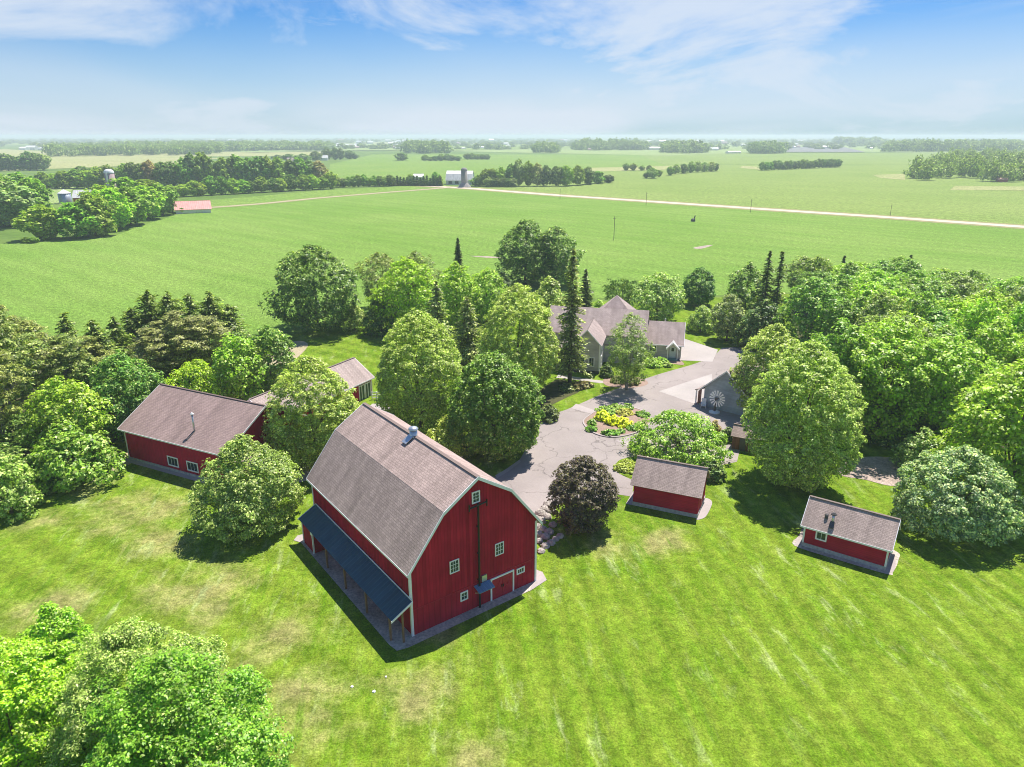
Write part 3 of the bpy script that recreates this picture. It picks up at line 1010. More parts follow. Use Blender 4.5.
# foreground trees, lower left corner
hero('boxelder_tree', 'yellow-green treetop in the lower left corner', (-70, 96, 650, 860), (.150, .255, .016), .12, 'round', k=.5, z0=1.0, clump=.55, per=60, leaf=.19, lump=.2)
hero('boxelder_tree', 'yellow-green treetop poking up at the left of the pale willow', (30, 104, 606, 770), (.125, .235, .020), .12, 'tall', k=.5, z0=1.0, clump=.5, per=60, leaf=.18, lump=.24)
hero('willow_tree', 'pale gray-green willow top in the lower left', (56, 236, 628, 850), (.125, .190, .062), .3, 'dome', k=.4, z0=1.0, clump=.55, per=80, leaf=.19, asp=.38, lump=.22)
hero('ash_tree', 'bright green leafy treetop nearest the camera in the lower left', (80, 300, 660, 930), (.090, .188, .024), .06, 'dome', k=.4, z0=1.0, clump=.6, per=64, leaf=.18, lump=.28)

# right wood
RW = 'trees of the wood right of the yard'
wr = random.Random(11)
hero('boxelder_tree', 'bright yellow-green tree behind the silvery round tree', (955, 1075, 362, 520), (.152, .225, .024), .12, 'round', k=.5, skirt=.05, clump=.9, per=40, leaf=.35, lump=.2, group=RW)
hero('boxelder_tree', 'tall yellow-green tree at the front of the wood above the bare ground', (832, 928, 322, 450), (.130, .215, .020), .14, 'spread', k=.5, skirt=.08, clump=.95, per=38, leaf=.36, lump=.2, group=RW)
hero('boxelder_tree', 'yellow-green tree at the front of the wood right of its tallest tree', (900, 985, 338, 454), (.125, .210, .022), .14, 'spread', k=.5, skirt=.08, clump=.95, per=38, leaf=.36, lump=.22, group=RW)
hero('ash_tree', 'rounded green tree in the wood just behind the two lindens', (800, 868, 320, 440), (.095, .18, .024), .14, 'round', k=.5, skirt=.06, clump=.95, per=34, leaf=.38, lump=.2, group=RW)
hero('walnut_tree', 'green tree at the left tip of the wood near the spruce pair', (782, 838, 278, 360), (.085, .175, .034), .14, 'round', k=.5, skirt=.05, clump=.95, per=34, leaf=.4, lump=.2, group=RW)
hero('dogwood_bush', 'pale gray-green bush in the shade at the wood front', (905, 952, 430, 476), (.10, .16, .075), .3, 'dome', k=.4, skirt=.05, clump=.7, per=30, leaf=.32, lump=.24, cat='bush', group=RW)
hero('dogwood_bush', 'yellow-green low bush just behind the silvery round tree', (932, 962, 442, 470), (.17, .25, .03), .2, 'dome', k=.4, skirt=.05, clump=.6, per=30, leaf=.3, lump=.24, cat='bush', group=RW)
y = 90.0
row = 0
while y < 166:
    x0 = np.interp(y, [80, 90, 100, 120, 140, 160], [47, 49, 54, 58, 62, 67])
    x1 = min(y * .76 + 9, np.interp(y, [120, 132, 140, 150, 162], [110, 104, 97, 94, 92]))
    x = x0 + wr.uniform(0, 4)
    while x < x1:
        f = (y - 90) / 75
        ht = (13.5 - 4.5 * f) * wr.uniform(.84, 1.12)
        q = wr.random()
        if q < .45 - .2 * f:
            c, lab, nm = (.140, .225, .022), 'yellow-green broadleaf tree in the crowded wood at the right', 'boxelder_tree'
        elif q < .9:
            c, lab, nm = (.085, .160, .030), 'mid green broadleaf tree in the crowded wood at the right', 'ash_tree'
        else:
            c, lab, nm = (.105, .150, .052), 'dull grayish green tree in the crowded wood at the right', 'elm_tree'
        c = tuple(q_ * wr.uniform(.85, 1.15) for q_ in c)
        i = wr.randrange(5)
        s_ = wr.uniform(.8, 1.1)
        build_tree(nm, lab, x + wr.uniform(-1, 1), y + wr.uniform(-1.5, 1.5), 'wood%d' % i, (s_, s_, ht / WOOD_H[i]), c, .14, wr.uniform(0, 6), RW)
        x += wr.uniform(5.6, 7.6)
    y += 6.0
    row += 1
for (u0, u1, vt, vb, lab) in ((898, 918, 255, 296, 'small dark spruce standing above the back of the wood'), (975, 991, 282, 312, 'little dark spruce at the field side of the wood'), (834, 850, 256, 296, 'dark conifer at the back left of the wood'), (848, 866, 262, 298, 'second dark conifer at the back left of the wood, the lower one')):
    conifer('spruce_tree', lab, (u0, u1, vt, vb), (.040, .068, .032), .06, ragged=.4, needle=.6, group=RW)
hero('elm_tree', 'gray leafless-looking tree sticking out at the back of the wood', (800, 834, 256, 300), (.21, .17, .14), .2, 'open', k=.4, skirt=.2, clump=.9, per=10, leaf=.3, asp=.2, lump=.3, gaps=.3, thin=True, group=RW, bark='bark_pale', limbs=26)
hero('ash_tree', 'dark green tree at the right edge of the photo by the field', (1006, 1050, 283, 350), (.055, .105, .034), .1, 'tall', k=.5, skirt=.06, clump=.95, per=32, leaf=.4, lump=.2, group=RW)


# ------------------------------------------------------------------ far trees
FAR = {'g': (.085, .145, .030), 'y': (.135, .185, .030), 'd': (.050, .095, .030), 'b': (.050, .085, .050), 'p': (.13, .16, .085), 'm': (.13, .115, .085)}


def far_tree(u, v, hpx, wpx, tone, label, group, key=None, rz=None):
    b = G(u, v)
    ht = height_at(b.x, b.y, v - hpx)
    R = wpx / 2 * (b.y * CP + 33 * SP) / F
    key = key or 'far%d' % fr.randrange(5)
    c = tuple(q * fr.uniform(1.0, 1.4) for q in FAR[tone])
    hh = 12.0
    rr = 2.4 if key == 'farspruce' else 4.5
    return build_tree('spruce_tree' if key == 'farspruce' else 'broadleaf_tree', label, b.x, b.y, key, (R / rr, R / rr, ht / hh), c, .1, fr.uniform(0, 6), group)


fr = random.Random(5)
g = 'trees around the farm at the left'
for (u, v, hp, wp, tn, lab) in ((46, 239, 33, 40, 'y', 'separate round tree left of the farm clump, at the field corner'), (10, 226, 48, 52, 'p', 'pale gray-green willow at the left edge of the photo'), (35, 218, 40, 34, 'g', 'green tree beside the pale willow at the left edge'), (-6, 215, 44, 40, 'g', 'tree cut by the left edge beside the pale willow'), (22, 205, 32, 36, 'g', 'tree behind the pale willow'),
                               (78, 238, 36, 36, 'g', 'leftmost tree of the farm clump by the soy field'), (96, 236, 42, 38, 'g', 'second tree of the farm clump counted from the left'), (114, 230, 42, 36, 'y', 'yellowish tree in the middle of the farm clump'), (131, 225, 38, 36, 'g', 'green tree right of the middle in the farm clump'), (148, 219, 34, 34, 'y', 'tree next to the last in the farm clump'),
                               (163, 215, 30, 28, 'g', 'last tree of the farm clump beside the pink-roofed shed'), (128, 211, 34, 34, 'g', 'tree just right of the silo'), (148, 207, 28, 34, 'g', 'tree behind the farm clump'), (104, 215, 30, 34, 'y', 'tree in front of the silo foot'), (87, 222, 22, 28, 'g', 'tree before the white farm barn')):
    far_tree(u, v, hp, wp, tn, lab, g, rz=0)
for u, v, w_ in ((27, 243, 8), (34, 243, 9), (170, 213, 8), (182, 213.5, 6), (176, 206, 7)):
    far_tree(u, v, 6, w_, 'g', 'low bush at the rim of the soy field by the left farm', g, 'far0')['category'] = 'bush'
for k, u in enumerate(range(44, 128, 11)):
    far_tree(u, 189 - k * .2, fr.uniform(15, 23), 17, fr.choice('ggdy'), 'tree of the row behind the silo', 'trees behind the silo')
for k in range(7):
    far_tree(2 + k * 7, 171 - k * .1, fr.uniform(13, 19), 14, fr.choice('bbdp'), 'dark bluish tree of the clump at the far left', 'clump at the far left')
# belt behind the farm
for k in range(19):
    u = 152 + k * 10 + fr.uniform(-2, 2)
    v = np.interp(u, [150, 335], [198.5, 188.5])
    far_tree(u, v, fr.uniform(12, 19), 14, fr.choice('ggyyd'), 'low bushy tree at the front of the tree belt beyond the pink-roofed shed', 'front of the tree belt')
for k in range(21):
    u = 126 + k * 9.6 + fr.uniform(-3, 3)
    v = np.interp(u, [120, 230, 335], [189, 187, 184])
    top = np.interp(u, [120, 170, 200, 230, 290, 335], [163, 160, 152, 156, 157, 163]) + fr.uniform(-1, 3)
    far_tree(u, v, v - top, fr.uniform(15, 20), fr.choice('gddgbm'), 'tall tree in the tree belt beyond the pink-roofed shed', 'tall trees of the tree belt')
for k in range(16):
    u = 80 + k * 15 + fr.uniform(-3, 3)
    v = 180 + fr.uniform(-1.5, 1.5)
    far_tree(u, v, fr.uniform(10, 16), 17, fr.choice('ddgb'), 'tree in the rear rows of the tree belt behind the left farm', 'rear of the tree belt')
for k in range(11):
    u = 338 + k * 5.2
    far_tree(u, 187.3 - k * .12, fr.uniform(8, 13), 9, fr.choice('gdg'), 'small tree of the hedge row leading to the white barn', 'hedge row left of the white barn')
for k in range(16):
    u = 391 + k * 3.3
    far_tree(u, 185.6 + k * .04, fr.uniform(8.5, 11), 8, 'd', 'little spruce of the planted row left of the white barn', 'spruce row left of the white barn', 'farspruce')
for u, w_, h_ in ((436, 8, 13), (440, 6, 8), (411, 7, 11)):
    far_tree(u, 185, h_, w_, 'g', 'bushy tree beside the white barn', 'trees beside the white barn')
for k, u in enumerate((477, 481, 486, 492, 501, 511, 519, 528, 537, 546, 556, 566, 577, 588, 597, 608)):
    hp = (9, 12, 17, 18, 19, 22, 26, 24, 23, 21, 20, 21, 20, 17, 13, 8)[k]
    far_tree(u, 186 - (0 if k < 12 else (k - 11) * .8), hp, 13, fr.choice('gdbpg'), 'tree of the windbreak right of the white barn', 'windbreak right of the white barn')
far_tree(478, 186, 8, 5, 'd', 'small pointed spruce right of the gray silo', 'windbreak right of the white barn', 'farspruce')
for k in range(6):
    far_tree(488 + k * 5, 187, 9, 9, fr.choice('bp'), 'low grayish bush in front of the windbreak', 'bushes before the windbreak')
for k, (u, v, hp, wp) in enumerate(((626, 170.5, 7, 7), (633, 170.5, 7, 7), (642, 170.5, 5, 6), (649, 171, 6, 6), (652, 178.5, 11, 10), (646, 178.5, 6, 6), (659, 177, 7, 6), (670, 175.5, 9, 8), (676, 174, 10, 8), (684, 173.5, 10, 8), (691, 172.8, 11, 8), (697, 172.2, 11, 8), (704, 172, 10, 8), (711, 171.5, 10, 8), (716, 171.3, 8, 6))):
    far_tree(u, v, hp, wp, fr.choice('gdp'), 'tree of the broken hedge line in the far fields beyond the road', 'broken hedge line beyond the road')
for k in range(20):
    far_tree(762 + k * 4.0, 170.5 - k * .17, fr.uniform(7, 10), 6.5, fr.choice('ddbg'), 'tree of the straight shelter belt in the far right field', 'shelter belt in the far right field')
far_tree(401, 160.5, 8, 12, 'd', 'single dark round tree in the far middle field', 'trees in the far middle fields')
for k in range(7):
    far_tree(425 + k * 5.5, 160.8, fr.uniform(4, 8), 8, fr.choice('dg'), 'tree of the left clump in the far middle field', 'trees in the far middle fields')
for k in range(5):
    far_tree(467 + k * 5, 159.5, fr.uniform(4, 7), 7, fr.choice('dg'), 'tree of the right clump in the far middle field', 'trees in the far middle fields')
for u, v, h_, w_ in ((303, 163, 9, 14), (316, 161, 10, 11), (327, 160, 12, 10), (335, 160, 13, 7), (341, 160, 12, 7), (350, 159, 9, 10), (290, 162, 8, 14), (278, 162, 7, 12), (355, 159, 5, 7)):
    far_tree(u, v, h_, w_, fr.choice('bbd'), 'bluish tree around the distant farmstead left of the middle', 'trees around the distant farmstead')


def mass(name, seed, cells, tone, zmin=0.0):
    """a far wood that reads as one mass: crowns standing on (x, y, height, radius)"""
    rs = np.random.RandomState(seed)
    base = []
    for i in range(4):
        V, _ = crown_verts(seed * 10 + i, 1.0, .06, .97, ('round', 'oval', 'dome', 'spread')[i], clump=.27, per=16, leaf=.15, asp=.85, lump=.25, nclump=60)
        base.append(V)
    out = []
    for (x, y_, h_, r_) in cells:
        V = base[rs.randint(4)]
        a_ = rs.rand() * 6.28
        ca, sa = math.cos(a_), math.sin(a_)
        W = np.stack([x + r_ * (V[:, 0] * ca - V[:, 1] * sa), y_ + r_ * (V[:, 0] * sa + V[:, 1] * ca), h_ * V[:, 2]], -1)
        out.append(W)
    me = leaves_mesh(name, np.concatenate(out), 'leaf_far')
    o = bpy.data.objects.new(name, me)
    COL.objects.link(o)
    o['kind'] = 'stuff'
    o.color = (*tone, .15)
    return o


def wood_cells(rs, poly_px, step, h, r):
    """scatter crowns through a quadrilateral given by its ground corners in the photo"""
    P = [G(*p) for p in poly_px]
    A, B, C_, D = P
    cells = []
    nu = max(2, int((B - A).length / step))
    nv = max(1, int(((D - A).length) / step))
    if nv > 12:
        nv = 12
    for i in range(nu):
        for j in range(nv):
            s_, t_ = (i + rs.uniform(-.1, 1.1)) / nu, (j + rs.uniform(-.1, 1.1)) / nv
            p = (A.lerp(B, s_)).lerp(D.lerp(C_, s_), t_)
            cells.append((p.x, p.y, h * rs.uniform(.75, 1.15), r * rs.uniform(.8, 1.25)))
    return cells


ms = random.Random(9)
mass('far_wood', 1, wood_cells(ms, ((907, 179.5), (1080, 183), (1080, 160), (955, 158)), 12, 15, 8), (.085, .125, .045))
mass('far_wood', 2, wood_cells(ms, ((45, 157), (210, 155), (240, 150), (60, 151)), 17, 17, 11), (.065, .110, .045))
mass('far_wood', 3, wood_cells(ms, ((110, 151.5), (330, 151), (330, 147.5), (130, 147.5)), 26, 18, 16), (.065, .105, .045))
mass('far_wood', 4, wood_cells(ms, ((404, 153.5), (444, 154), (440, 150), (410, 150)), 20, 22, 13), (.06, .095, .045))
mass('far_wood', 5, wood_cells(ms, ((534, 153), (555, 153), (553, 150.5), (536, 150.5)), 20, 18, 13), (.06, .095, .045))
mass('far_wood', 6, wood_cells(ms, ((575, 150.5), (645, 150.5), (645, 148), (580, 148)), 24, 22, 14), (.065, .10, .05))
mass('far_wood', 7, wood_cells(ms, ((664, 153.5), (706, 153.5), (702, 150), (668, 150)), 20, 20, 13), (.065, .10, .05))
mass('far_wood', 8, wood_cells(ms, ((752, 154), (782, 154), (780, 151), (756, 151)), 18, 20, 12), (.05, .09, .045))
mass('far_wood', 9, wood_cells(ms, ((884, 152), (936, 152), (936, 148.5), (892, 149)), 20, 22, 13), (.065, .10, .05))
mass('far_wood', 10, wood_cells(ms, ((945, 152), (1024, 152), (1024, 147), (950, 148)), 24, 22, 14), (.07, .105, .055))
mass('far_wood', 11, wood_cells(ms, ((835, 145.3), (880, 145.3), (880, 143.3), (840, 143.3)), 40, 24, 26), (.06, .09, .05))
hz = []
for k in range(700):
    v = 140.2 + 9.5 * ms.random() ** 2.0
    u = ms.uniform(-80, 1110)
    p = G(u, v)
    n_ = ms.randrange(1, 5)
    for q in range(n_):
        hz.append((p.x + ms.uniform(-60, 60), p.y + ms.uniform(-40, 40), ms.uniform(9, 16), ms.uniform(8, 16)))
mass('horizon_trees', 12, hz, (.055, .08, .06))


# ------------------------------------------------------------------ building pieces
def window(parent, o, du, n, w, h, grid=(2, 3), frame='white_trim', fw=.11, name='window'):
    """framed window in a wall: o = lower left corner on the wall, du along the wall, n outward"""
    o, du, n = Vector(o), Vector(du).normalized(), Vector(n).normalized()
    up = Vector((0, 0, 1))
    m = MB()
    for (a, b, c, d) in ((0, w, 0, fw), (0, w, h - fw, h), (0, fw, fw, h - fw), (w - fw, w, fw, h - fw)):
        m.box(o + du * a + up * c - n * .03, du * (b - a), up * (d - c), n * .09)
    iw, ih = w - 2 * fw, h - 2 * fw
    for i in range(1, grid[0]):
        x = fw + iw * i / grid[0]
        m.box(o + du * (x - .016) + up * fw - n * .02, du * .032, up * ih, n * .06)
    for j in range(1, grid[1]):
        z = fw + ih * j / grid[1]
        m.box(o + du * fw + up * (z - .015) - n * .02, du * iw, up * .03, n * .055)
    f = m.build(name, frame, parent)
    MB().box(o + du * (fw * .8) + up * (fw * .8) - n * .02, du * (w - 1.6 * fw), up * (h - 1.6 * fw), n * .035).build('pane', 'glass', f)
    return f


X, Y_, Z = Vector((1, 0, 0)), Vector((0, 1, 0)), Vector((0, 0, 1))


def gable_walls(W, D, he, hr, z0=0.0):
    """house-shaped solid, ridge along x, gables at x=0 and x=W"""
    return MB().prism([(0, 0, z0), (0, D, z0), (0, D, he), (0, D / 2, hr), (0, 0, he)], (W, 0, 0))


def gable_roof(parent, W, D, he, hr, mat, ov=.3, ovg=.3, th=.12, name='roof', trim=True, lift=.06):
    sl = (hr - he) / (D / 2)
    ze = he - sl * ov + lift
    zr = hr + lift
    m = MB()
    m.slab((-ovg, -ov, ze), (W + ovg, -ov, ze), (W + ovg, D / 2, zr), (-ovg, D / 2, zr), th)
    m.slab((W + ovg, D + ov, ze), (-ovg, D + ov, ze), (-ovg, D / 2, zr), (W + ovg, D / 2, zr), th)
    r = m.build(name, mat, parent)
    c = MB()
    c.box((-ovg - .01, D / 2 - .12, zr - .02), (W + 2 * ovg + .02, 0, 0), (0, .24, 0), (0, 0, .06))
    c.build('ridge_cap', mat, r)
    if trim:
        t = MB()
        for x in (-ovg - .05, W + ovg):
            for y0, y1 in ((-ov, D / 2), (D + ov, D / 2)):
                t.prism([(x, y0, ze - .19), (x, y1, zr - .19), (x, y1, zr + .015), (x, y0, ze + .015)], (.05, 0, 0))
        for y0 in (-ov - .04, D + ov):
            t.box((-ovg, y0, ze - .17), (W + 2 * ovg, 0, 0), (0, .04, 0), (0, 0, .16))
        t.build('trim', 'white_trim', r)
    return r


def corner_boards(parent, W, D, he, z0=0.0, t=.09):
    for x, y in ((0, 0), (W, 0), (W, D), (0, D)):
        MB().abox(x - .06 if x == 0 else x - t, x + t if x == 0 else x + .06, y - .06 if y == 0 else y - t, y + t if y == 0 else y + .06, z0, he - .02).build('corner_trim', 'white_trim', parent)


# ------------------------------------------------------------------ the big barn
BW, BL = 11.93, 18.6
E_, B_, P_, I_ = 6.13, 9.80, 11.77, 2.92
barn = thing('barn', 'huge dark red gambrel-roofed barn with a brown shingle roof and blue lean-to', 'barn', (-7.556, 44.676, 0), .642)
gp = [(0, 0, 2.3), (BW, 0, 2.3), (BW, 0, E_), (BW - I_, 0, B_ - .02), (BW / 2, 0, P_ - .02), (I_, 0, B_ - .02), (0, 0, E_)]
wm = MB()
wm.prism(list(reversed(gp)), (0, BL, 0))
wm.build('wall', 'barn_red', barn)
lw = MB()
lw.abox(.0, BW, .0, BL, 0, 2.295)
lw.build('lower_wall', 'barn_red_low', barn)
MB().abox(-.03, BW + .03, -.03, BL + .03, 2.27, 2.33).build('board_seam', 'door_red', barn)
og, oe = .38, .34
rm = MB()
sl = (B_ - E_) / I_
ee = E_ - sl * oe
lf = .07
y0, y1 = -og, BL + og
rm.slab((-oe, y1, ee + lf), (-oe, y0, ee + lf), (I_ - .03, y0, B_ + lf), (I_ - .03, y1, B_ + lf), .14)
rm.slab((I_ - .05, y1, B_ - .01 + lf), (I_ - .05, y0, B_ - .01 + lf), (BW / 2, y0, P_ + lf + .03), (BW / 2, y1, P_ + lf + .03), .14)
rm.slab((BW - I_ + .05, y0, B_ - .01 + lf), (BW - I_ + .05, y1, B_ - .01 + lf), (BW / 2, y1, P_ + lf + .03), (BW / 2, y0, P_ + lf + .03), .14)
rm.slab((BW + oe, y0, ee + lf), (BW + oe, y1, ee + lf), (BW - I_ + .03, y1, B_ + lf), (BW - I_ + .03, y0, B_ + lf), .14)
broof = rm.build('roof', 'shingle_brown', barn)
MB().abox(BW / 2 - .16, BW / 2 + .16, y0 - .01, y1 + .01, P_ + .06, P_ + .118).build('ridge_cap', 'shingle_brown', broof)
tm = MB()
for yy in (y0 - .06, y1):
    pr = [(-oe, ee), (I_ - .06, B_), (BW / 2, P_ + .03), (BW - I_ + .06, B_), (BW + oe, ee)]
    for (xa, za), (xb, zb) in zip(pr, pr[1:]):
        tm.prism([(xa, yy, za - .20), (xb, yy, zb - .20), (xb, yy, zb + .09), (xa, yy, za + .09)], (0, .06, 0))
for xx in (-oe - .04, BW + oe):
    tm.box((xx, y0, ee - .13), (.04, 0, 0), (0, y1 - y0, 0), (0, 0, .18))
tm.build('trim', 'white_trim', broof)
corner_boards(barn, BW, BL, E_ - .23, 0, .12)
fn = Vector((0, -1, 0))
window(barn, (5.98 - .37, 0, 9.48), X, fn, .74, 1.0)
window(barn, (8.14 - .42, 0, 4.06), X, fn, .86, 1.12, (3, 3), fw=.085)
window(barn, (3.87 - .42, 0, 4.12), X, fn, .86, 1.12, (3, 3), fw=.085)
window(barn, (4.69 - .36, 0, 1.22), X, fn, .72, .82, (2, 2))
window(barn, (10.31 - .42, 0, 1.42), X, fn, .84, .58, (3, 1))
df = MB()
for a in ((7.22, 7.36, 0, 2.12), (9.46, 9.60, 0, 2.12), (7.36, 9.46, 1.98, 2.12)):
    df.abox(a[0], a[1], -.09, .02, a[2], a[3])
dfo = df.build('door_frame', 'white_trim', barn)
dl = MB()
for a in ((7.37, 8.40), (8.42, 9.45)):
    dl.abox(a[0], a[1], -.05, .01, .04, 1.97)
    for q in (.1, .95, 1.8):
        dl.abox(a[0] + .03, a[1] - .03, -.07, -.05, q, q + .12)
    dl.prism([(a[0] + .05, -.068, .22), (a[0] + .17, -.068, .22), (a[1] - .05, -.068, 1.8), (a[1] - .17, -.068, 1.8)], (0, .018, 0))
dr = dl.build('door', 'door_red', barn)
MB().abox(8.30, 8.36, -.11, -.05, .95, 1.2).abox(8.46, 8.52, -.11, -.05, .95, 1.2).build('handle', 'black_metal', dr)
aw = MB()
aw.slab((5.62, -.85, 1.92), (7.12, -.85, 1.92), (7.12, -.03, 2.16), (5.62, -.03, 2.16), .06)
awo = aw.build('awning', 'blue_metal', barn)
MB().tube([(5.75, -.75, 1.86), (5.75, -.03, 1.45)], .03, 6).tube([(7.0, -.75, 1.86), (7.0, -.03, 1.45)], .03, 6).build('bracket', 'white_trim', awo)
MB().abox(6.35, 6.85, -.12, .02, 2.26, 2.8).build('sign_board', 'galvanised', barn)
po = MB()
po.tube([(6.06, -.20, -.05), (6.06, -.20, 9.5)], .085, 8)
po.tube([(5.22, -.24, 9.30), (6.84, -.24, 9.42)], .065, 8)
for xx in (5.22, 6.84):
    po.tube([(xx, -.24, 9.05), (xx, -.24, 9.62)], .055, 6)
pol = po.build('hay_rail_pole', 'black_metal', barn)
bk = MB()
for zz in (2.6, 5.0, 7.4):
    bk.abox(5.98, 6.14, -.2, .0, zz, zz + .08)
bk.build('bracket', 'black_metal', pol)
cu = MB()
cu.lathe([(.34, P_ - .25), (.34, P_ + .62)], 18, (BW / 2, 9.4))
cuo = cu.build('roof_vent', 'galvanised', broof, True)
# lean-to along the left wall
lt = MB()
lt.slab((-1.86, 17.95, 2.48), (-1.86, -.42, 2.48), (-.07, -.42, 3.45), (-.07, 17.95, 3.45), .10)
lto = lt.build('lean_to_roof', 'navy_metal', barn)
ltt = MB()
for yy in (-.47, 17.95):
    ltt.prism([(-1.9, yy, 2.32), (-.07, yy, 3.31), (-.07, yy, 3.49), (-1.9, yy, 2.50)], (0, .05, 0))
ltt.box((-.13, -.40, 3.46), (.06, 0, 0), (0, 18.3, 0), (0, 0, .09))
ltt.build('trim', 'white_trim', lto)
for yy in (.55, 4.6, 8.6, 12.4):
    MB().abox(-1.62, -1.48, yy - .07, yy + .07, 0, 2.42).build('post', 'wood_post', barn)
MB().abox(-.95, -.82, -.3, -.17, 0, 2.8).build('post', 'wood_post', barn)
MB().prism([(-1.62, 15.3, 0), (-.01, 15.3, 0), (-.01, 15.3, 3.28), (-1.62, 15.3, 2.42)], (0, 2.4, 0)).build('lean_to_wall', 'barn_red_low', barn)
MB().abox(-1.70, -1.58, 15.18, 15.32, 0, 2.34).abox(-1.70, -1.60, 15.32, 15.62, 1.9, 2.3).build('corner_trim', 'white_trim', barn)
MB().abox(-1.69, -1.60, 17.62, 17.74, 0, 2.3).build('corner_trim', 'white_trim', barn)

# round metal ventilator on the ridge has a cap and hood
MB().lathe([(.43, P_ + .62), (.43, P_ + .69), (.33, P_ + .80), (.15, P_ + .87), (.02, P_ + .89)], 18, (BW / 2, 9.4)).build('cap', 'galvanised', cuo, True)
MB().slab((BW / 2 - 1.0, 9.72, P_ - .35), (BW / 2 - 1.0, 9.02, P_ - .35), (BW / 2 - .2, 9.02, P_ + .18), (BW / 2 - .2, 9.72, P_ + .18), .05).build('flashing', 'galvanised', cuo)


def barn_pts(*q):
    c, s = math.cos(.642), math.sin(.642)
    return [(-7.556 + x * c - y * s, 44.676 + x * s + y * c) for x, y in q]


sheet('gravel_apron', barn_pts((-1.75, -.75), (-.9, -.95), (11.0, -.85), (12.6, -.5), (13.1, .6), (12.9, 2.4), (12.0, 3.0), (11.0, 3.0), (11, 18.2), (-.5, 18.7), (-1.9, 18.2), (-1.9, .2)), .05, 'gravel')
sheet('concrete_pad', barn_pts((10.6, -.9), (12.75, -.55), (13.2, .6), (12.8, 1.6), (11.95, .2)), .06, 'old_concrete')
sheet('concrete_pad', barn_pts((-1.9, 17.8), (-.4, 17.8), (-.4, 19.0), (-1.7, 19.2), (-2.3, 18.6)), .06, 'old_concrete')


# boulders of the bank beside the barn
def boulder(x, y, r, label, group, mat='rock', z=0.0):
    rs = np.random.RandomState(int(abs(x * 100 + y * 10)) % 9999)
    m = MB()
    n = 10
    prof = [(.55, -.1), (.95, .12), (1.0, .38), (.78, .68), (.4, .86)]
    m.lathe([(p * r, q * r * 1.1) for p, q in prof], n)
    m.v = [(a * rs.uniform(.8, 1.2), b * rs.uniform(.8, 1.2), c * rs.uniform(.85, 1.15)) for a, b, c in m.v]
    o = m.build('boulder', mat, None, False)
    o.location = (x, y, z)
    o.rotation_euler = (0, 0, rs.uniform(0, 6))
    return tag(o, label, 'boulder', group)


bs = random.Random(4)
rocks = []
for (u, v, r) in ((540, 514, .55), (544, 510, .5), (548, 506, .55), (536, 520, .5), (541, 522, .55), (537, 528, .5), (543, 530, .45), (538, 535, .5), (545, 538, .5), (539, 542, .4), (549, 533, .5), (553, 526, .45), (547, 518, .5), (552, 512, .5), (556, 540, .4), (560, 537, .4), (551, 544, .45), (545, 547, .45), (541, 552, .4)):
    p = G(u, v)
    boulder(p.x, p.y, r * .95, 'pale boulder in the rock bank between the barn corner and the purple tree', 'boulders beside the barn')

# ------------------------------------------------------------------ workshop (left)
shop = thing('workshop', 'long low dark red workshop with white triple windows and a stovepipe on its roof', 'building', (-45.07, 76.10, 0), -.45)
gable_walls(16, 12, 4.15, 7.35).build('wall', 'shop_red', shop)
sr = gable_roof(shop, 16, 12, 4.15, 7.35, 'shingle_shop', .5, .45, .14)
corner_boards(shop, 16, 12, 4.0)
MB().abox(-.05, 16.05, -.10, 0, -.05, .32).build('foundation', 'stone_block', shop)
window(shop, (6.68, 0, .63), X, fn, 1.72, 1.2, (3, 1), fw=.14)
window(shop, (9.75, 0, .63), X, fn, 1.76, 1.2, (3, 1), fw=.14)
ch = MB().tube([(10.15, 1.35, 4.6), (10.15, 1.35, 6.9)], .10, 10)
cho = ch.build('stovepipe', 'galvanised', sr, True)
MB().lathe([(.2, 6.9), (.2, 6.98), (.06, 7.15)], 12, (10.15, 1.35)).build('cap', 'dome_white', cho)
MB().box((10.02, .1, 4.28), (.26, 0, 0), (0, 1.2, .64), (0, -.02, .05)).build('snow_guard', 'dark_trim', sr)
an = MB()
an.abox(16.01, 19.2, .6, 4.6, 0, 2.3)
an.build('annex_wall', 'brown_board', shop)
MB().slab((19.5, .3, 2.3), (19.5, 4.9, 2.3), (16.02, 4.9, 3.3), (16.02, .3, 3.3), .1).build('annex_roof', 'shingle_shop', shop)
sheet('concrete_strip', [tuple((Matrix.Rotation(-.45, 3, 'Z') @ Vector(p) + Vector((-45.07, 76.1, 0)))[:2]) for p in ((-.6, -.1, 0), (-.6, -.75, 0), (16.3, -.75, 0), (16.3, -.1, 0))], .05, 'old_concrete')

# ------------------------------------------------------------------ long red building
lb = thing('long_shed', 'long red shed behind the barn with pale roof and white-framed glass doors', 'shed', (-29.5, 81.1, 0), math.radians(62))
gable_walls(19.1, 6.4, 2.9, 5.15).build('wall', 'shop_red', lb)
gable_roof(lb, 19.1, 6.4, 2.9, 5.15, 'shingle_house', .35, .35)
corner_boards(lb, 19.1, 6.4, 2.8)
for x0 in (16.2, 17.55):
    d_ = MB()
    d_.abox(x0, x0 + .12, -.08, .02, 0, 2.25).abox(x0 + 1.13, x0 + 1.25, -.08, .02, 0, 2.25).abox(x0 + .12, x0 + 1.13, -.08, .02, 2.12, 2.25).abox(x0 + .55, x0 + .68, -.07, .02, .05, 2.12)
    dd = d_.build('door', 'white_trim', lb)
    MB().abox(x0 + .12, x0 + 1.13, -.04, .01, .05, 2.11).build('pane', 'glass', dd)
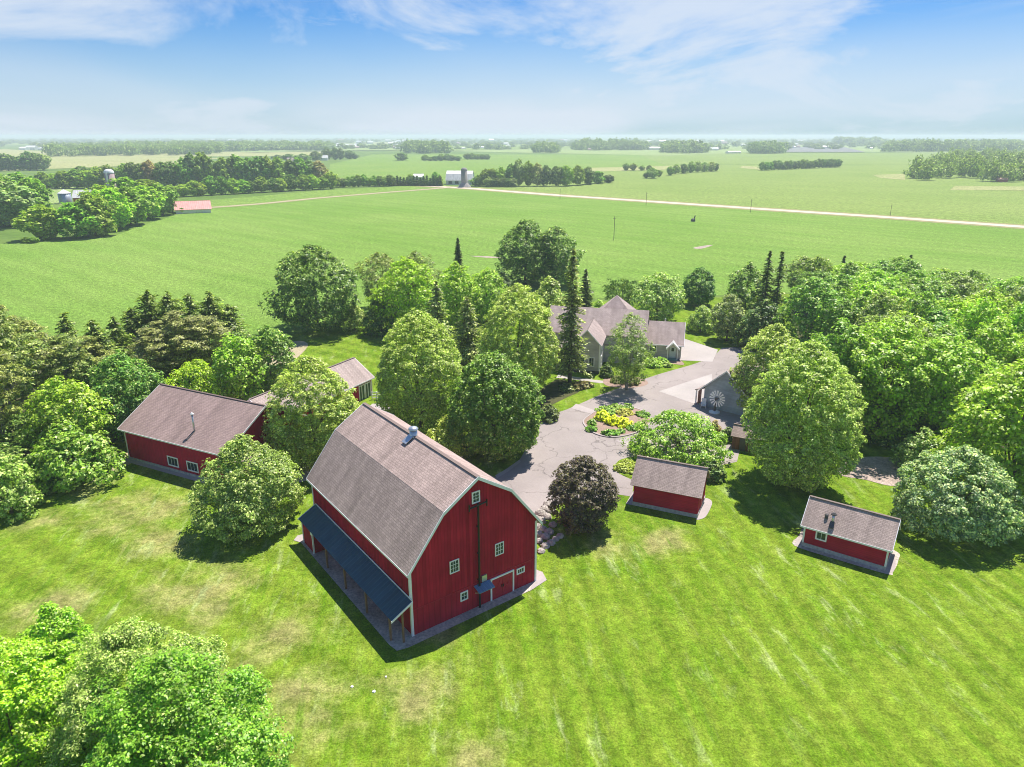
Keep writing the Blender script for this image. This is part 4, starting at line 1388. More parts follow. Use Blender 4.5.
# white picket barriers beside it
for k, (u, v) in enumerate(((374.5, 399.5), (379, 399.5))):
    p = G(u, v)
    fe_ = thing('fence_section', 'white rail fence section beside the long red shed, %s one' % ('left' if k == 0 else 'right'), 'fence', (p.x, p.y, 0), .1)
    m = MB()
    for x in (-.32, .32):
        m.abox(x - .05, x + .05, -.05, .05, 0, 1.2)
    m.build('post', 'white_trim', fe_)
    m = MB()
    for z in (.25, .65, 1.05):
        m.abox(-.27, .27, -.03, .03, z, z + .1)
    m.build('rail', 'white_trim', fe_)

# ------------------------------------------------------------------ small red sheds
s2 = thing('small_shed', 'windowless small red shed with an old brown shingle roof beside the driveway', 'shed', (12.45, 65.04, 0), -.42)
gable_walls(6.55, 4.3, 2.66, 4.55, .42).build('wall', 'shed_red', s2)
gable_roof(s2, 6.55, 4.3, 2.66, 4.55, 'shingle_old', .34, .32, .1, trim=False)
MB().abox(-.06, 6.61, -.06, 4.36, -.05, .418).build('foundation', 'stone_block', s2)
MB().abox(6.55, 6.60, 1.5, 2.5, .44, 2.4).build('door', 'door_red', s2)


def loc_pts(o, a, pts):
    c, s = math.cos(a), math.sin(a)
    return [(o[0] + x * c - y * s, o[1] + x * s + y * c) for x, y in pts]


sheet('concrete_pad', smooth_poly(loc_pts((12.45, 65.04), -.42, [(6.5, -.2), (6.95, -.1), (7.35, .9), (7.4, 3.9), (6.5, 4.4), (6.4, 2)]), 4), .05, 'old_concrete')
sheet('concrete_pad', loc_pts((12.45, 65.04), -.42, [(-.7, -.1), (-.05, -.1), (-.05, 3), (-.7, 3)]), .05, 'old_concrete')

s3 = thing('small_shed', 'small red shed with one white window and two roof pipes beside the silvery tree', 'shed', (26.94, 57.30, 0), -.61)
gable_walls(6.95, 3.9, 2.5, 4.2, .42).build('wall', 'shed_red', s3)
s3r = gable_roof(s3, 6.95, 3.9, 2.5, 4.2, 'shingle_old', .34, .3, .1)
MB().abox(-.06, 7.01, -.06, 3.96, -.05, .418).build('foundation', 'stone_block', s3)
corner_boards(s3, 6.95, 3.9, 2.4, .43)
window(s3, (1.0, 0, 1.12), X, fn, .98, .9, (2, 1), fw=.13)
p1 = MB().tube([(2.15, .55, 2.8), (2.15, .55, 3.75)], .13, 10).build('chimney_pipe', 'galvanised', s3r, True)
MB().lathe([(.24, 3.72), (.24, 3.8), (.1, 3.95)], 12, (2.15, .55)).build('cap', 'dark_trim', p1)
MB().box((1.95, -.02, 2.62), (.4, 0, 0), (0, .5, .43), (0, -.02, .06)).build('snow_guard', 'dark_trim', s3r)
MB().tube([(1.55, .75, 2.9), (1.55, .75, 3.5)], .16, 10).build('vent', 'dark_trim', s3r, True)
sheet('gravel_apron', smooth_poly(loc_pts((26.94, 57.3), -.61, [(-.6, -.4), (3, -.6), (7.2, -.5), (7.6, .1), (7.7, 2.4), (7.2, 4.0), (3, 4.1), (-.4, 4), (-.7, 1.5)]), 4), .05, 'gravel')
sheet('concrete_pad', smooth_poly(loc_pts((26.94, 57.3), -.61, [(7.0, -.2), (7.4, -.15), (7.6, .6), (7.5, 2.2), (7.0, 2.6)]), 4), .06, 'old_concrete')
sheet('concrete_pad', loc_pts((26.94, 57.3), -.61, [(-.1, .1), (-.6, -.35), (-.65, 1.2), (-.1, 1.7)]), .06, 'old_concrete')

# little brick-red playhouse by the big linden
ph = thing('playhouse', 'tiny brown-roofed red shed half hidden behind the broad linden', 'shed', (26.7, 79.0, 0), -.5)
gable_walls(2.6, 2.2, 1.9, 2.8).build('wall', 'brown_board', ph)
gable_roof(ph, 2.6, 2.2, 1.9, 2.8, 'shingle_brown', .25, .2, .08, trim=False)
MB().abox(.9, 1.6, -.04, .01, .05, 1.7).build('door', 'dark_trim', ph)

# ------------------------------------------------------------------ gray garage
GA = -.733
ga = thing('garage', 'gray garage with a windmill wheel standing at its gable wall', 'garage', (27.0, 93.5, 0), GA)
GW, GD = 6.3, 8.5
MB().prism([(0, 0, 0), (GW, 0, 0), (GW, 0, 3.05), (GW / 2, 0, 5.95), (0, 0, 3.05)], (0, GD, 0)).build('wall', 'garage_gray', ga)
rm = MB()
sl = 2.9 / (GW / 2)
rm.slab((-.5, GD + .3, 3.05 - .5 * sl + .06), (-.5, -.45, 3.05 - .5 * sl + .06), (GW / 2, -.45, 6.01), (GW / 2, GD + .3, 6.01), .12)
rm.slab((GW + .5, -.45, 3.05 - .5 * sl + .06), (GW + .5, GD + .3, 3.05 - .5 * sl + .06), (GW / 2, GD + .3, 6.01), (GW / 2, -.45, 6.01), .12)
gr = rm.build('roof', 'shingle_house', ga)
tm = MB()
for (xa, za, xb, zb) in ((-.5, 3.05 - .5 * sl, GW / 2, 5.95), (GW / 2, 5.95, GW + .5, 3.05 - .5 * sl)):
    tm.prism([(xa, -.50, za - .14), (xb, -.50, zb - .14), (xb, -.50, zb + .075), (xa, -.50, za + .075)], (0, .05, 0))
tm.build('trim', 'white_trim', gr)
MB().tube([(GW * .72, 1.4, 4.6), (GW * .72, 1.4, 5.2)], .12, 8).build('vent', 'dark_trim', gr)
MB().abox(-.05, .02, -.06, .1, 0, 2.7).abox(GW - .1, GW + .05, -.06, .1, 0, 2.7).build('corner_trim', 'white_trim', ga)
MB().abox(-.06, .02, .9, 3.4, 0, 2.3).abox(-.06, .02, 4.4, 6.9, 0, 2.3).build('garage_door', 'white_trim', ga)
# side porch with white posts
pm = MB().slab((-1.35, 2.0, 2.25), (-1.35, -.35, 2.25), (-.02, -.35, 2.75), (-.02, 2.0, 2.75), .1)
pm.build('porch_roof', 'shingle_house', ga)
for yy in (-.2, .9):
    MB().abox(-1.25, -1.1, yy, yy + .15, 0, 2.25).build('porch_post', 'white_trim', ga)
MB().abox(-.9, -.82, -.15, .75, 0, 2.1).build('porch_door', 'orange_wood', ga)
MB().abox(-1.3, -.02, -.25, 1.3, 0, .16).build('porch_step', 'old_concrete', ga)


def gar(x, y, z=0):
    return Vector((27.0 + x * math.cos(GA) - y * math.sin(GA), 93.5 + x * math.sin(GA) + y * math.cos(GA), z))


wmill = thing('ornamental_windmill', 'decorative windmill with a white bladed wheel on a dark post at the garage wall', 'windmill', gar(2.35, -1.35), GA)
MB().tube([(0, 0, 0), (0, 0, 2.2)], [.16, .09], 10).build('post', 'dark_trim', wmill)
MB().lathe([(.75, 0), (.75, .14), (.3, .26)], 18).build('base', 'white_trim', wmill)
wh = MB()
for k in range(16):
    an_ = 2 * math.pi * k / 16
    d = Vector((math.cos(an_), 0, math.sin(an_)))
    s = Vector((-math.sin(an_), 0, math.cos(an_)))
    c = Vector((.35, -.3, 2.2))
    wh.prism([c + d * .40 - s * .05, c + d * 1.15 - s * .12 + Y_ * .03, c + d * 1.15 + s * .12 - Y_ * .03, c + d * .40 + s * .05], (0, .025, 0))
whl = wh.build('wheel', 'white_trim', wmill)
MB().tube([(.35, -.36, 2.2), (.35, -.05, 2.2), (0, 0, 2.15)], [.13, .10, .07], 10).build('hub', 'dark_trim', whl)
chw = thing('garden_chair', 'white garden chair beside the garage porch', 'chair', gar(.35, -.75), GA + .4)
MB().box((-.3, -.3, .35), (.6, 0, 0), (0, .6, -.1), (0, 0, .05)).build('seat', 'white_trim', chw)
MB().box((-.32, .25, .3), (.64, 0, 0), (0, .28, .95), (0, .05, -.01)).build('backrest', 'white_trim', chw)
for sx in (-.34, .28):
    MB().abox(sx, sx + .06, -.34, -.28, 0, .6).build('leg', 'white_trim', chw)
    MB().abox(sx, sx + .06, .26, .32, 0, .6).build('leg', 'white_trim', chw)
    MB().abox(sx - .04, sx + .1, -.36, .4, .6, .64).build('armrest', 'white_trim', chw)

# ------------------------------------------------------------------ house
HA = -.23
ho = thing('house', 'large gray farmhouse with several gables, a right wing and a small entry porch', 'house', (13.9, 107.7, 0), HA)


def cross_gable(name_w, mat_w, parent, x0, x1, y0, y1, he, hr, roofmat, ov=.35, wall=True, xa=None):
    """block whose ridge runs along y; gable faces -y"""
    xc = (x0 + x1) / 2 if xa is None else xa
    if wall:
        MB().prism([(x0, y0, 0), (x1, y0, 0), (x1, y0, he), (xc, y0, hr), (x0, y0, he)], (0, y1 - y0, 0)).build(name_w, mat_w, parent)
    m = MB()
    s1 = (hr - he) / (xc - x0)
    s2 = (hr - he) / (x1 - xc)
    zl, zr2 = he - ov * s1 + .06, he - ov * s2 + .06
    m.slab((x0 - ov, y1, zl), (x0 - ov, y0 - ov, zl), (xc, y0 - ov, hr + .06), (xc, y1, hr + .06), .12)
    m.slab((x1 + ov, y0 - ov, zr2), (x1 + ov, y1, zr2), (xc, y1, hr + .06), (xc, y0 - ov, hr + .06), .12)
    r = m.build('roof', roofmat, parent)
    t = MB()
    for (xa_, za, xb, zb) in ((x0 - ov, zl - .06, xc, hr), (xc, hr, x1 + ov, zr2 - .06)):
        t.prism([(xa_, y0 - ov - .05, za - .16), (xb, y0 - ov - .05, zb - .16), (xb, y0 - ov - .05, zb + .075), (xa_, y0 - ov - .05, za + .075)], (0, .05, 0))
    t.build('trim', 'white_trim', r)
    return r


# main block, ridge along x
MB().prism([(-9.5, 6.5, 0), (-9.5, 15.0, 0), (-9.5, 15.0, 5.0), (-9.5, 10.75, 8.2), (-9.5, 6.5, 5.0)], (16.0, 0, 0)).build('wall', 'house_gray', ho)
m = MB()
m.slab((-9.9, 6.1, 4.76), (6.9, 6.1, 4.76), (6.9, 10.75, 8.27), (-9.9, 10.75, 8.27), .13)
m.slab((6.9, 15.4, 4.76), (-9.9, 15.4, 4.76), (-9.9, 10.75, 8.27), (6.9, 10.75, 8.27), .13)
m.build('roof', 'shingle_house', ho)
# rear hipped block
MB().abox(-2.6, 4.4, 14.9, 20.2, 0, 5.2).build('wall', 'house_gray', ho)
m = MB()
ap = Vector((.9, 17.0, 9.3))
cs_ = [Vector(p) for p in ((-3.1, 13.4, 5.5), (4.9, 13.4, 5.5), (4.9, 20.6, 5.5), (-3.1, 20.6, 5.5))]
for i in range(4):
    a_, b_ = cs_[i], cs_[(i + 1) % 4]
    L_ = (b_ - a_).length
    m.face([a_, b_, ap], [(0, 0), (L_, 0), (L_ / 2, 5.5)])
m.face(list(reversed(cs_)))
m.build('roof', 'shingle_house', ho)
# front wing
cross_gable('wall', 'house_gray', ho, -4.1, 0, 0, 7.5, 5.0, 7.2, 'shingle_house')
MB().prism([(-7.0, .25, 0), (-4.11, .25, 0), (-4.11, .25, 5.0), (-7.0, .25, 3.4)], (0, 7, 0)).build('wall', 'house_gray', ho)
MB().slab((-7.4, 7.2, 3.3), (-7.4, -.15, 3.3), (-4.2, -.15, 5.05), (-4.2, 7.2, 5.05), .12).build('roof', 'shingle_house', ho)
MB().abox(-7.05, .06, -.05, .2, -.02, .45).build('foundation', 'dark_trim', ho)
MB().abox(-.12, .07, -.07, .1, .46, 4.8).build('corner_trim', 'white_trim', ho)
for x in (-1.75, -3.25, -6.0):
    window(ho, (x, 0 if x > -4 else .25, 1.15), X, fn, .95, 1.55, (2, 2), fw=.13)
for yy in (1.2, 3.0):
    window(ho, (0, yy, 3.1), Y_, (1, 0, 0), .9, 1.4, (1, 2), fw=.12)
window(ho, (0, 1.8, .9), Y_, (1, 0, 0), .9, 1.5, (1, 2), fw=.12)
# entry between wing and right part
MB().slab((.02, 6.4, 3.0), (.02 + 4.5, 6.4, 3.0), (4.52, 6.52, 3.2), (.02, 6.52, 3.2), .1).build('porch_roof', 'shingle_house', ho)
window(ho, (2.2, 6.5, .9), X, fn, 1.2, 1.6, (2, 2), fw=.12)
window(ho, (4.6, 6.5, .9), X, fn, 1.0, 1.5, (2, 2), fw=.12)
# right wing, ridge along x
RX0, RX1, RY0, RY1 = 6.52, 12.6, 11.0, 18.0
MB().prism([(RX0, RY0, 0), (RX0, RY1, 0), (RX0, RY1, 2.75), (RX0, 14.5, 5.55), (RX0, RY0, 2.75)], (RX1 - RX0, 0, 0)).build('wall', 'house_gray', ho)
m = MB()
m.slab((RX0, RY0 - .4, 2.5), (RX1 + .4, RY0 - .4, 2.5), (RX1 + .4, 14.5, 5.62), (RX0, 14.5, 5.62), .12)
m.slab((RX1 + .4, RY1 + .4, 2.5), (RX0, RY1 + .4, 2.5), (RX0, 14.5, 5.62), (RX1 + .4, 14.5, 5.62), .12)
wr_ = m.build('roof', 'shingle_house', ho)
t = MB()
for (ya, yb) in ((RY0 - .4, 14.5), (RY1 + .4, 14.5)):
    t.prism([(RX1 + .4, ya, 2.3), (RX1 + .4, yb, 5.42), (RX1 + .4, yb, 5.64), (RX1 + .4, ya, 2.52)], (.05, 0, 0))
t.box((RX0, RY0 - .45, 2.34), (RX1 - RX0 + .4, 0, 0), (0, .05, 0), (0, 0, .15))
t.build('trim', 'white_trim', wr_)
MB().abox(RX1, RX1 + .05, 12.0, 14.2, 0, 2.2).abox(RX1, RX1 + .05, 14.8, 17, 0, 2.2).build('garage_door', 'white_trim', ho)
MB().lathe([(.14, 5.3), (.14, 5.95)], 8, (9.6, 15)).build('roof_vent', 'galvanised', wr_)
window(ho, (7.3, RY0, 1.0), X, fn, 1.25, 1.25, (2, 1), fw=.14)
# entry porch of the right wing
cross_gable('porch_wall', 'house_gray', ho, 10.35, 12.1, 9.9, 11.6, 2.3, 3.15, 'white_metal', .25, wall=False)
MB().prism([(10.35, 9.95, 2.3), (12.1, 9.95, 2.3), (11.225, 9.95, 3.1)], (0, 1.0, 0)).build('porch_gable', 'house_gray', ho)
for x in (10.36, 11.98):
    MB().abox(x, x + .12, 9.9, 10.02, 0, 2.3).build('porch_post', 'white_trim', ho)
d_ = MB().abox(10.7, 11.75, RY0 - .06, RY0 + .01, .2, 2.25).build('door', 'door_white', ho)
MB().abox(11.0, 11.45, RY0 - .08, RY0 - .05, 1.35, 1.95).build('pane', 'glass', d_)
MB().abox(10.3, 12.15, 9.7, 10.99, 0, .18).build('porch_step', 'teal_step', ho)
# flag on the front left corner
p = ho.matrix_basis @ Vector((-6.9, .2, 2.4))
fl = thing('wall_flag', 'small flag on a white pole sticking out from the left corner of the house', 'flag', p, HA)
MB().tube([(0, 0, 0), (-.35, -.6, -.2), (-.9, -1.5, -.2)], .035, 6).build('pole', 'white_trim', fl)
MB().box((-.1, -.2, .0), (.5, .1, .1), (0, -.1, .45), (0, .02, 0)).build('cloth', 'flower_red', fl)


# ------------------------------------------------------------------ planted island and garden plants
IC = G(616, 421.5)
isl = smooth_poly(px((582.5, 423), (590, 415), (602, 409), (620, 406.5), (636, 408.5), (648, 414), (651.5, 422), (644, 430), (628, 436), (610, 438), (593, 433.5)), 6)
cm = MB()
n_ = len(isl)
inner = [(IC.x + (p[0] - IC.x) * .955, IC.y + (p[1] - IC.y) * .955) for p in isl]
for i in range(n_):
    j = (i + 1) % n_
    a0, b0, a1, b1 = isl[i], isl[j], inner[i], inner[j]
    cm.face([(*a0, .16), (*b0, .16), (*b1, .16), (*a1, .16)])
    cm.face([(*a0, 0), (*b0, 0), (*b0, .16), (*a0, .16)])
    cm.face([(*a1, .16), (*b1, .16), (*b1, 0), (*a1, 0)])
ck = cm.build('island_kerb', 'old_concrete')
ck['kind'] = 'structure'
sheet('island_mulch', inner, .12, 'mulch')


def plant(name, label, u, v, r, h, col, pale, seed, z=.1, cat='shrub', group=None, leaf=.2, clump=.28, thin=False, asp=.6):
    p = G(u, v)
    V, cc = crown_verts(seed, r, .02, h, 'dome', clump=clump, per=30, leaf=leaf, asp=asp, lump=.18, fill=.2, thin=thin)
    me = leaves_mesh(name, V)
    o = bpy.data.objects.new(name, me)
    COL.objects.link(o)
    o.location = (p.x, p.y, z)
    o.color = (*col, pale)
    return tag(o, label, cat, group)


IG = 'plants in the round driveway island'
for k, (u, v, r, h, col, lab) in enumerate(((603, 420, 1.15, 1.5, (.36, .38, .012), 'leftmost of the three bright yellow-green shrubs in the driveway island'),
                                            (613, 424, 1.15, 1.35, (.38, .38, .012), 'middle one of the three bright yellow-green shrubs in the driveway island'),
                                            (624, 426, 1.25, 1.3, (.38, .38, .014), 'rightmost of the three bright yellow-green shrubs in the driveway island'),
                                            (592, 425, .75, .7, (.09, .19, .025), 'small dark green shrub at the left end of the driveway island'),
                                            (591.5, 431, .8, .6, (.08, .19, .03), 'low green shrub at the front left of the driveway island'),
                                            (608, 435, .85, .6, (.075, .18, .03), 'low green clump at the front of the driveway island'),
                                            (614, 434.5, .75, .5, (.085, .19, .03), 'low green clump in front of the middle yellow shrub'),
                                            (621, 433, .6, .45, (.10, .20, .05), 'tiny green tuft in front of the rightmost yellow shrub'),
                                            (632, 430, .8, .6, (.09, .19, .05), 'green leafy clump at the right front of the island'),
                                            (640, 427, .75, .6, (.07, .16, .03), 'dark green clump at the right end of the island'),
                                            (637, 430, .6, .4, (.11, .20, .06), 'pale green tuft near the right rim of the island'))):
    plant('island_shrub', lab, u, v, r * .82, h * .72, col, .12, 700 + k, group=IG)
for k, (u, v, r, h, col, lab) in enumerate(((607, 412, 1.4, .35, (.13, .21, .06), 'grayish green ground plant at the back left of the island'), (617, 410, 1.3, .35, (.15, .22, .07), 'grayish green ground plant at the back of the island'),
                                            (624, 414, 1.2, .4, (.22, .20, .06), 'brownish grass clump in the middle of the island'), (628, 409, .7, .5, (.08, .16, .03), 'small dark tuft at the back rim of the island'), (643, 416, .9, .35, (.08, .17, .04), 'flat green plant at the right back rim of the island'))):
    plant('ground_plant', lab, u, v, r, h, col, .2, 720 + k, cat='plant', group=IG, leaf=.18, clump=.22)
HG = 'garden plants around the house'
for k, (u, v, r, h, col, pale, lab) in enumerate(((653, 366, 1.4, 1.0, (.15, .24, .03), .2, 'bright green garden shrub below the right wing window'), (661, 364, 1.3, .9, (.13, .22, .04), .2, 'green garden shrub left of the entry porch'), (667, 366, .9, .6, (.15, .22, .05), .2, 'low garden plant in front of the entry porch'),
                                                 (646, 361, 1.2, 1.3, (.16, .24, .03), .2, 'light green shrub at the left end of the right wing'), (606, 376, 1.1, 1.7, (.045, .085, .028), .05, 'dark round evergreen shrub at the house corner'), (549, 420, 1.3, 2.0, (.06, .085, .04), .1, 'dark shrub between the chestnut tree and the lawn'),
                                                 (577, 388, 1.4, .8, (.085, .06, .045), .2, 'brownish low shrub at the foot of the tall spruce'), (568, 390, 1.3, .7, (.06, .08, .04), .2, 'dark low shrub left of the spruce foot'), (585, 386.5, 1.1, .6, (.10, .07, .05), .2, 'reddish brown low plant right of the spruce foot'),
                                                 (618, 382, 1.2, .6, (.07, .075, .04), .2, 'dark low plant under the birch'), (631, 384, 1.2, .6, (.075, .06, .045), .2, 'brownish low plant under the birch'), (627, 379.5, 1.3, .5, (.08, .11, .04), .2, 'green low plant behind the birch stems'))):
    plant('garden_shrub', lab, u, v, r, h, col, pale, 740 + k, .03, group=HG)
for k, (u, v) in enumerate(((628, 466), (622, 470), (632, 471))):
    plant('ground_plant', 'low olive plant on the grass patch left of the windowless shed', u, v, .9, .4, (.17, .20, .04), .2, 770 + k, .05, 'plant', 'plants on the grass patch', .2, .25)
plant('garden_shrub', 'dark green shrub against the right end of the windowless shed', 712, 478, 1.3, 2.0, (.05, .10, .028), .1, 776, .02)
plant('garden_shrub', 'small dark shrub beside the tiny brown-roofed shed', 727, 441, .9, 1.6, (.05, .085, .04), .15, 777, .02)
plant('garden_shrub', 'thin reddish shrub on the far side of the wide bright shrub', 715, 432, .6, 1.4, (.16, .11, .07), .2, 778, .02)
for k, (u, v, r) in enumerate(((352, 687, .10), (374, 692, .12), (386, 677, .08))):
    p = G(u, v)
    boulder(p.x, p.y, r, 'small white stone lying on the front lawn', 'white stones on the front lawn', 'white_trim')

# undergrowth at the rim of the groves
for k, (u, v, r, h, col) in enumerate(((40, 492, 1.6, 1.6, (.06, .11, .03)), (58, 487, 1.6, 1.5, (.06, .12, .03)), (76, 481, 1.5, 1.7, (.055, .11, .03)), (95, 472, 1.4, 1.6, (.06, .12, .03)), (112, 462, 1.3, 1.6, (.06, .11, .03)), (20, 502, 1.6, 1.4, (.06, .11, .035)))):
    plant('bush', 'low dark bush at the lawn rim under the left grove', u, v, r, h, col, .1, 800 + k, 0, 'bush', LG, .26, .4)
for k in range(16):
    u = 855 + k * 7.5 + bs.uniform(-3, 3)
    v = np.interp(u, [855, 975], [438, 456]) + bs.uniform(-8, 3)
    plant('bush', 'shaded dark bush under the front trees of the right wood', u, v, bs.uniform(1.0, 1.9), bs.uniform(1.6, 3.6), (.05, .105, .035), .15, 820 + k, 0, 'bush', RW, .28, .45)

# ------------------------------------------------------------------ distant farms
p = G(113, 196)
si = thing('silo', 'tall pinkish silo with a white dome on the left farm', 'silo', (p.x, p.y, 0))
sh = height_at(p.x, p.y, 169)
MB().lathe([(2.9, 0), (2.9, sh - 2.5)], 20).build('shaft', 'silo_block', si, True)
MB().lathe([(3.0, sh - 2.5), (2.9, sh - 1.5), (2.1, sh - .5), (1.0, sh - .05), (.05, sh)], 20).build('dome', 'dome_white', si, True)
MB().abox(-.45, .45, -3.35, -2.8, 0, sh - 2).build('chute', 'dome_white', si)
p = G(66, 203)
gb = thing('grain_bin', 'small round metal grain bin beside the white farm barn at the left', 'grain bin', (p.x, p.y, 0))
MB().lathe([(3.3, 0), (3.3, 5.4)], 20).build('wall', 'bin_metal', gb, True)
MB().lathe([(3.45, 5.4), (.4, 7.3), (.05, 7.4)], 20).build('roof', 'dome_white', gb, True)


def farm_shed(name, label, cat, u, v, ang, W, D, he, hr, wall, roof, **k):
    p = G(u, v)
    t = thing(name, label, cat, (p.x, p.y, 0), ang)
    gable_walls(W, D, he, hr).build('wall', wall, t)
    gable_roof(t, W, D, he, hr, roof, .4, .4, .2, trim=False)
    return t


b1 = farm_shed('farm_barn', 'low white-roofed barn among the trees of the left farm', 'barn', 74, 204, .25, 17, 9, 3.6, 7.2, 'red_wall', 'white_metal')
for x in (6, 12):
    MB().lathe([(.4, 7), (.4, 7.9), (.05, 8.4)], 10, (x, 4.5)).build('roof_vent', 'dome_white', b1)
b2 = farm_shed('machine_shed', 'pink-roofed white machine shed at the edge of the soy field', 'shed', 176, 214.0, .42, 16, 13, 2.0, 5.4, 'white_wall', 'pink_metal')
for x in (3, 9):
    MB().abox(x, x + 3, -.05, 0, 0, 1.8).build('door', 'galvanised', b2)
wb = thing('white_barn', 'white gambrel barn by the dirt road in the middle distance', 'barn', (*G(446, 184.6)[:2], 0), -.12)
MB().prism([(0, 0, 0), (0, 14, 0), (0, 14, 3.6), (0, 11, 7.6), (0, 7, 10), (0, 3, 7.6), (0, 0, 3.6)], (20, 0, 0)).build('wall', 'white_wall', wb)
m = MB()
m.slab((-.4, -.5, 3.1), (20.4, -.5, 3.1), (20.4, 3, 7.75), (-.4, 3, 7.75), .2).slab((-.4, 2.95, 7.74), (20.4, 2.95, 7.74), (20.4, 7, 10.15), (-.4, 7, 10.15), .2)
m.slab((20.4, 11.05, 7.74), (-.4, 11.05, 7.74), (-.4, 7, 10.15), (20.4, 7, 10.15), .2).slab((20.4, 14.5, 3.1), (-.4, 14.5, 3.1), (-.4, 11, 7.75), (20.4, 11, 7.75), .2)
m.build('roof', 'white_metal', wb)
for x in (2, 7, 12):
    MB().abox(x, x + 3, -.06, 0, .6, 2.6).build('door', 'dark_trim', wb)
p = G(464.5, 187.2)
sg = thing('silo', 'gray-brown silo in front of the white barn', 'silo', (p.x, p.y, 0))
sh = height_at(p.x, p.y, 167.5)
MB().lathe([(2.3, 0), (2.3, sh - 2)], 18).build('shaft', 'silo_gray', sg, True)
MB().lathe([(2.4, sh - 2), (2.2, sh - 1), (1.4, sh - .2), (.1, sh)], 18).build('dome', 'silo_gray', sg, True)
MB().lathe([(5.2, 0), (4.0, 1.4), (2.35, 3.2)], 14).build('footing', 'silo_gray', sg)
farm_shed('outbuilding', 'little pale-roofed outbuilding left of the white barn', 'shed', 414, 180, .1, 8, 6, 2.8, 5.0, 'white_wall', 'white_metal')
farm_shed('outbuilding', 'small reddish outbuilding under the windbreak right of the white barn', 'shed', 497, 185.3, -.2, 5, 4, 2.4, 4.0, 'red_wall', 'pink_metal')
farm_shed('outbuilding', 'small reddish hut at the front of the far right wood', 'shed', 998, 182, -.2, 7, 5, 2.0, 3.2, 'red_wall', 'pink_metal')
farm_shed('farmhouse', 'pale farmhouse among bluish trees left of the middle distance', 'house', 287, 163, .1, 16, 9, 3.5, 7, 'white_wall', 'shingle_house')
farm_shed('farmhouse', 'white house beside the bluish trees left of the middle distance', 'house', 321, 160.5, .1, 10, 8, 4, 7.5, 'white_wall', 'white_metal')
tb = random.Random(21)
for k, (u, v, w_, h_) in enumerate([(22, 150, 9, 3), (30, 149.8, 12, 4), (41, 150, 8, 2.5), (938, 151.5, 7, 3), (960, 149, 3, 3), (766, 153.5, 2.4, 3), (760, 152.5, 2.2, 3), (735, 153.5, 14, 2.4), (655, 150, 11, 3), (712, 150.5, 12, 3), (700, 151, 6, 3), (398, 149.5, 5, 2.6), (440, 152, 10, 2.6), (384, 147.5, 7, 2.5), (412, 148, 6, 2), (752, 150, 3, 3), (985, 150.5, 6, 2)] +
                                    [(tb.uniform(-10, 1030) if q % 3 else tb.uniform(330, 740), 141.5 + 9 * tb.random() ** 1.2, tb.uniform(2, 7), tb.uniform(1.6, 3.2)) for q in range(130)]):
    p = G(u, v)
    mp = (p.y * CP + 12) / F
    W_, h2 = w_ * mp, min(h_ * mp, 16)
    m = MB().prism([(-W_ / 2, 0, 0), (-W_ / 2, 14, 0), (-W_ / 2, 14, h2 * .6), (-W_ / 2, 7, h2), (-W_ / 2, 0, h2 * .6)], (W_, 0, 0))
    o = m.build('distant_building', tb.choice(('white_wall', 'white_wall', 'dome_white', 'silo_block', 'white_metal')))
    o.location = (p.x, p.y, 0)
    o.rotation_euler = (0, 0, tb.uniform(-.5, .5))
    tag(o, 'tiny pale building in the hazy settlement along the horizon' if k > 2 else 'long white building far off at the left under the horizon', 'building', 'buildings along the horizon')

# ------------------------------------------------------------------ poles along the road and in the field
for k, (u, v, vt, lab) in enumerate(((646, 205.5, 192, 'thin utility pole beside the dirt road in the middle'), (750.4, 212.5, 199, 'thin utility pole beside the dirt road at the right'), (613.7, 240.5, 216, 'lone thin utility pole standing in the soy field'), (890, 216, 204, 'thin utility pole beside the dirt road farthest right'), (560, 199, 188.5, 'thin utility pole beside the dirt road nearest the windbreak'))):
    p = G(u, v)
    ht = height_at(p.x, p.y, vt)
    t = thing('utility_pole', lab, 'pole', (p.x, p.y, 0), .75, 'utility poles')
    MB().tube([(0, 0, 0), (0, 0, ht)], [.11, .08], 8).build('shaft', 'pole_wood', t)
    MB().abox(-.8, .8, -.05, .05, ht - .9, ht - .78).build('cross_arm', 'pole_wood', t)
p = G(693, 221.5)
pv = thing('field_marker', 'small dark post with a leaning pipe in the middle of the soy field', 'post', (p.x, p.y, 0))
MB().tube([(0, 0, 0), (.8, 0, 2.6)], .25, 8).build('pipe', 'dark_trim', pv)
MB().lathe([(1.1, 0), (.9, 1.0), (.3, 1.4)], 10).build('base', 'dark_trim', pv)

# ------------------------------------------------------------------ light
SUN_EL, SUN_AZ = math.radians(64), math.radians(33)     # azimuth from +Y towards +X
sd = Vector((math.sin(SUN_AZ) * math.cos(SUN_EL), math.cos(SUN_AZ) * math.cos(SUN_EL), math.sin(SUN_EL)))
sun = bpy.data.lights.new('sun', 'SUN')
sun.energy = 4.7
sun.angle = math.radians(.53)
sun.color = (1.0, .955, .88)
so = bpy.data.objects.new('sun', sun)
so.rotation_euler = (-sd).to_track_quat('-Z', 'Y').to_euler()
so.location = (30, 60, 120)
COL.objects.link(so)

w = bpy.data.worlds.new('World')
S.world = w
w.use_nodes = True
nt = w.node_tree
nt.nodes.clear()


def N(t_, **k):
    nd = nt.nodes.new(t_)
    for a_, b_ in k.items():
        setattr(nd, a_, b_)
    return nd


def LK(a_, b_):
    nt.links.new(a_, b_)


sky = N('ShaderNodeTexSky', sky_type='NISHITA')
sky.sun_disc = False
sky.sun_elevation = SUN_EL
sky.sun_rotation = SUN_AZ
sky.air_density = 1.0
sky.dust_density = .4
sky.ozone_density = 3.0
tc = N('ShaderNodeTexCoord')
sp = N('ShaderNodeSeparateXYZ')
LK(tc.outputs['Generated'], sp.inputs[0])


